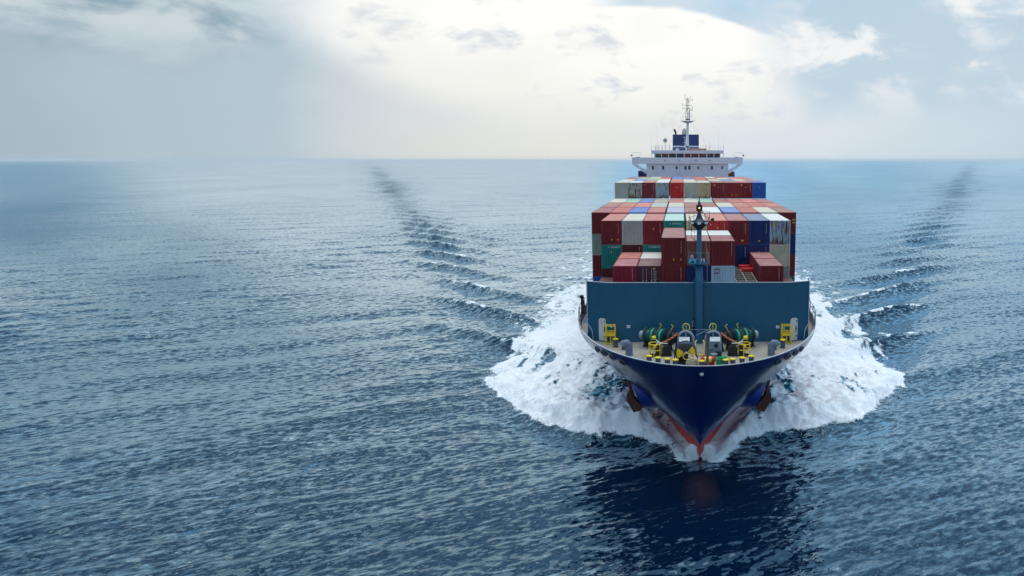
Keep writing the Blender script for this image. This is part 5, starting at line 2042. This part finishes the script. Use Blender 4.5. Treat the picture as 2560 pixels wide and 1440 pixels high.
for X_, y0_, y1_, dx in ((957, 172, 95, -2), (1034, 172, 132, 6), (1069, 200, 174, 2), (920, 272, 228, -8), (1069, 325, 295, 0), (918, 325, 308, 0), (1064, 448, 420, 2), (918, 448, 432, 0), (994, 170, 148, 2)):
    b = MB()
    b.tube([a7(X_, y0_, YM), a7(X_ + dx, (y0_ + y1_) / 2, YM), a7(X_ + dx, y1_, YM)], [0.05, 0.05, 0.09 if y0_ - y1_ < 40 else 0.035], 6)
    sp(b, 'antenna', M_DARKGREY, ra)
b = MB()
b.cbox(a7(1045, 348, YM - 0.5), (0.9, 0.25, 0.14))
b.bar(a7(1020, 360, YM - 0.3), a7(1022, 480, YM - 0.3), 0.14, 8)
sp(b, 'radar_scanner', M_GREYP, ra)
b = MB()
b.cbox(a7(1000, 492, YM - 0.7), (1.1, 0.3, 0.3))
b.cbox(a7(985, 332, YM - 0.4), (0.45, 0.3, 0.14))
sp(b, 'floodlight_bank', M_BLACK, ra)['kind'] = 'stuff'
b = MB()
for X_a, Ya, X_b, Yb in ((1100, 560, 1280, 870), (1060, 580, 1170, 740), (880, 580, 840, 700), (900, 560, 700, 900)):
    b.bar(a7(X_a, Ya, YM), a7(X_b, Yb, YM), 0.012, 4)
sp(b, 'stay_wire', M_LAT, ra)['kind'] = 'stuff'

# ------------------------------------------------------------------ air
HZ = MB()
HZ.box((-42500, -42500, -9.0), (42500, 42500, 49.0))
hm = bpy.data.materials.new('haze_air')
hm.use_nodes = True
hm.node_tree.nodes.clear()
pv = hm.node_tree.nodes.new('ShaderNodeVolumePrincipled')
pv.inputs['Color'].default_value = (0.95, 0.97, 0.98, 1)
pv.inputs['Density'].default_value = 0.00005
pv.inputs['Anisotropy'].default_value = 0.55
ho = hm.node_tree.nodes.new('ShaderNodeOutputMaterial')
hm.node_tree.links.new(pv.outputs[0], ho.inputs['Volume'])
haze = HZ.build('haze', hm)
tag(haze, 'pale sea haze filling the air to the horizon', 'haze', kind='stuff')

# ------------------------------------------------------------------ spray thrown up by the stem and the breaking bow wave
def spray():
    r_ = np.random.default_rng(21)
    P, S = [], []
    # two plumes either side of the stem
    for sgn in (-1, 1):
        n = 4200
        t = r_.random(n) ** 0.8
        a = r_.normal(0, 1, n)
        x = sgn * (0.30 + 0.75 * t + 0.14 * a * (0.4 + t))
        y = 69.9 - 0.3 * t + r_.normal(0, 0.22, n)
        z = 0.15 + 1.5 * np.sin(np.clip(t, 0, 1) * 2.4) * r_.random(n) ** 0.6
        P.append(np.stack([x, y, z], 1)); S.append(0.012 + 0.045 * r_.random(n) ** 2)
        # thin sheet curling off further out
        n = 500
        t = r_.random(n)
        x = sgn * (1.5 + 1.7 * t + r_.normal(0, 0.08, n))
        y = 69.3 + 4.0 * t ** 1.3 + r_.normal(0, 0.12, n)
        z = 0.15 + 0.5 * r_.random(n) ** 2 + 0.5 * t
        P.append(np.stack([x, y, z], 1)); S.append(0.015 + 0.045 * r_.random(n) ** 2)
        # along the breaker's lip
        n = 4500
        pts = np.array(FOAM[5:14])
        seg = np.hypot(*np.diff(pts, axis=0).T)
        cum = np.concatenate([[0], np.cumsum(seg)])
        d = r_.random(n) * cum[-1]
        x = np.interp(d, cum, pts[:, 0]); y = np.interp(d, cum, pts[:, 1])
        hh = np.interp(x, [3, 5, 8, 12, 17, 22, 28], [0.8, 1.5, 1.9, 1.8, 1.4, 0.9, 0.4])
        off = r_.normal(1.0, 1.1, n)
        x = sgn * (x - off * 0.5 + r_.normal(0, 0.5, n)); y = y + off * 0.9
        z = hh * np.clip(0.2 + 0.5 * off, 0, 1.05) + 0.35 * r_.random(n) ** 3
        P.append(np.stack([x, y, z], 1)); S.append(0.012 + 0.05 * r_.random(n) ** 3)
    P = np.vstack(P); S = np.concatenate(S)
    P[:, 0] += X0
    o8 = np.array([(1, 0, 0), (-1, 0, 0), (0, 1, 0), (0, -1, 0), (0, 0, 1), (0, 0, -1)], float)
    tri = np.array([(0, 2, 4), (2, 1, 4), (1, 3, 4), (3, 0, 4), (2, 0, 5), (1, 2, 5), (3, 1, 5), (0, 3, 5)])
    n = len(P)
    V = (P[:, None, :] + o8[None] * S[:, None, None] * np.array([1, 1, 1.25])).reshape(-1, 3)
    F = (tri[None] + (np.arange(n) * 6)[:, None, None]).reshape(-1, 3)
    me = bpy.data.meshes.new('spray')
    me.from_pydata(V.tolist(), [], F.tolist())
    me.materials.append(mat('spray_white', lin(242, 246, 248), 0.7, var=0.03))
    o = bpy.data.objects.new('spray', me)
    COL.objects.link(o)
    tag(o, 'white spray thrown up on both sides of the bow', 'spray', kind='stuff')
spray()

# thin brown exhaust drifting off the funnel
b = MB()
vs, fs = [], []
for i in range(9):
    for j in range(12):
        a, t = 2 * PI * j / 12, PI * i / 8
        q = at(1664, 308, 217)
        vs.append((q.x + X0 + 5.2 * math.cos(t) + 0.0, 217 + 2.6 * math.sin(t) * math.cos(a), q.z + 2.2 * math.sin(t) * math.sin(a) - 1.1 * math.cos(t)))
for i in range(8):
    for j in range(12):
        fs.append((i * 12 + j, i * 12 + (j + 1) % 12, (i + 1) * 12 + (j + 1) % 12, (i + 1) * 12 + j))
b._add(vs, fs, True)
sm_ = bpy.data.materials.new('exhaust_smoke')
sm_.use_nodes = True
sm_.node_tree.nodes.clear()
w_ = NT(sm_.node_tree)
tcg = w_.n.new('ShaderNodeTexCoord')
gen = tcg.outputs['Generated']
dd = w_.vop('SUBTRACT', gen, (0.5, 0.5, 0.5))
ln = w_.n.new('ShaderNodeVectorMath')
ln.operation = 'LENGTH'
w_.put(ln.inputs[0], dd)
den = w_.mul(w_.sm(ln.outputs['Value'], 0.48, 0.1, 0.0, 1.0), w_.sm(w_.noise(w_.vmul(gen, (3, 2, 2)), 1.6, 3, 0.6), 0.38, 0.7, 0.0, 0.11))
pv2 = w_.n.new('ShaderNodeVolumePrincipled')
pv2.inputs['Color'].default_value = (0.42, 0.36, 0.28, 1)
w_.put(pv2.inputs['Density'], den)
o2_ = w_.n.new('ShaderNodeOutputMaterial')
w_.l.new(pv2.outputs[0], o2_.inputs['Volume'])
so = b.build('smoke', sm_)
tag(so, 'thin brown exhaust smoke drifting left of the funnel', 'smoke', kind='stuff')
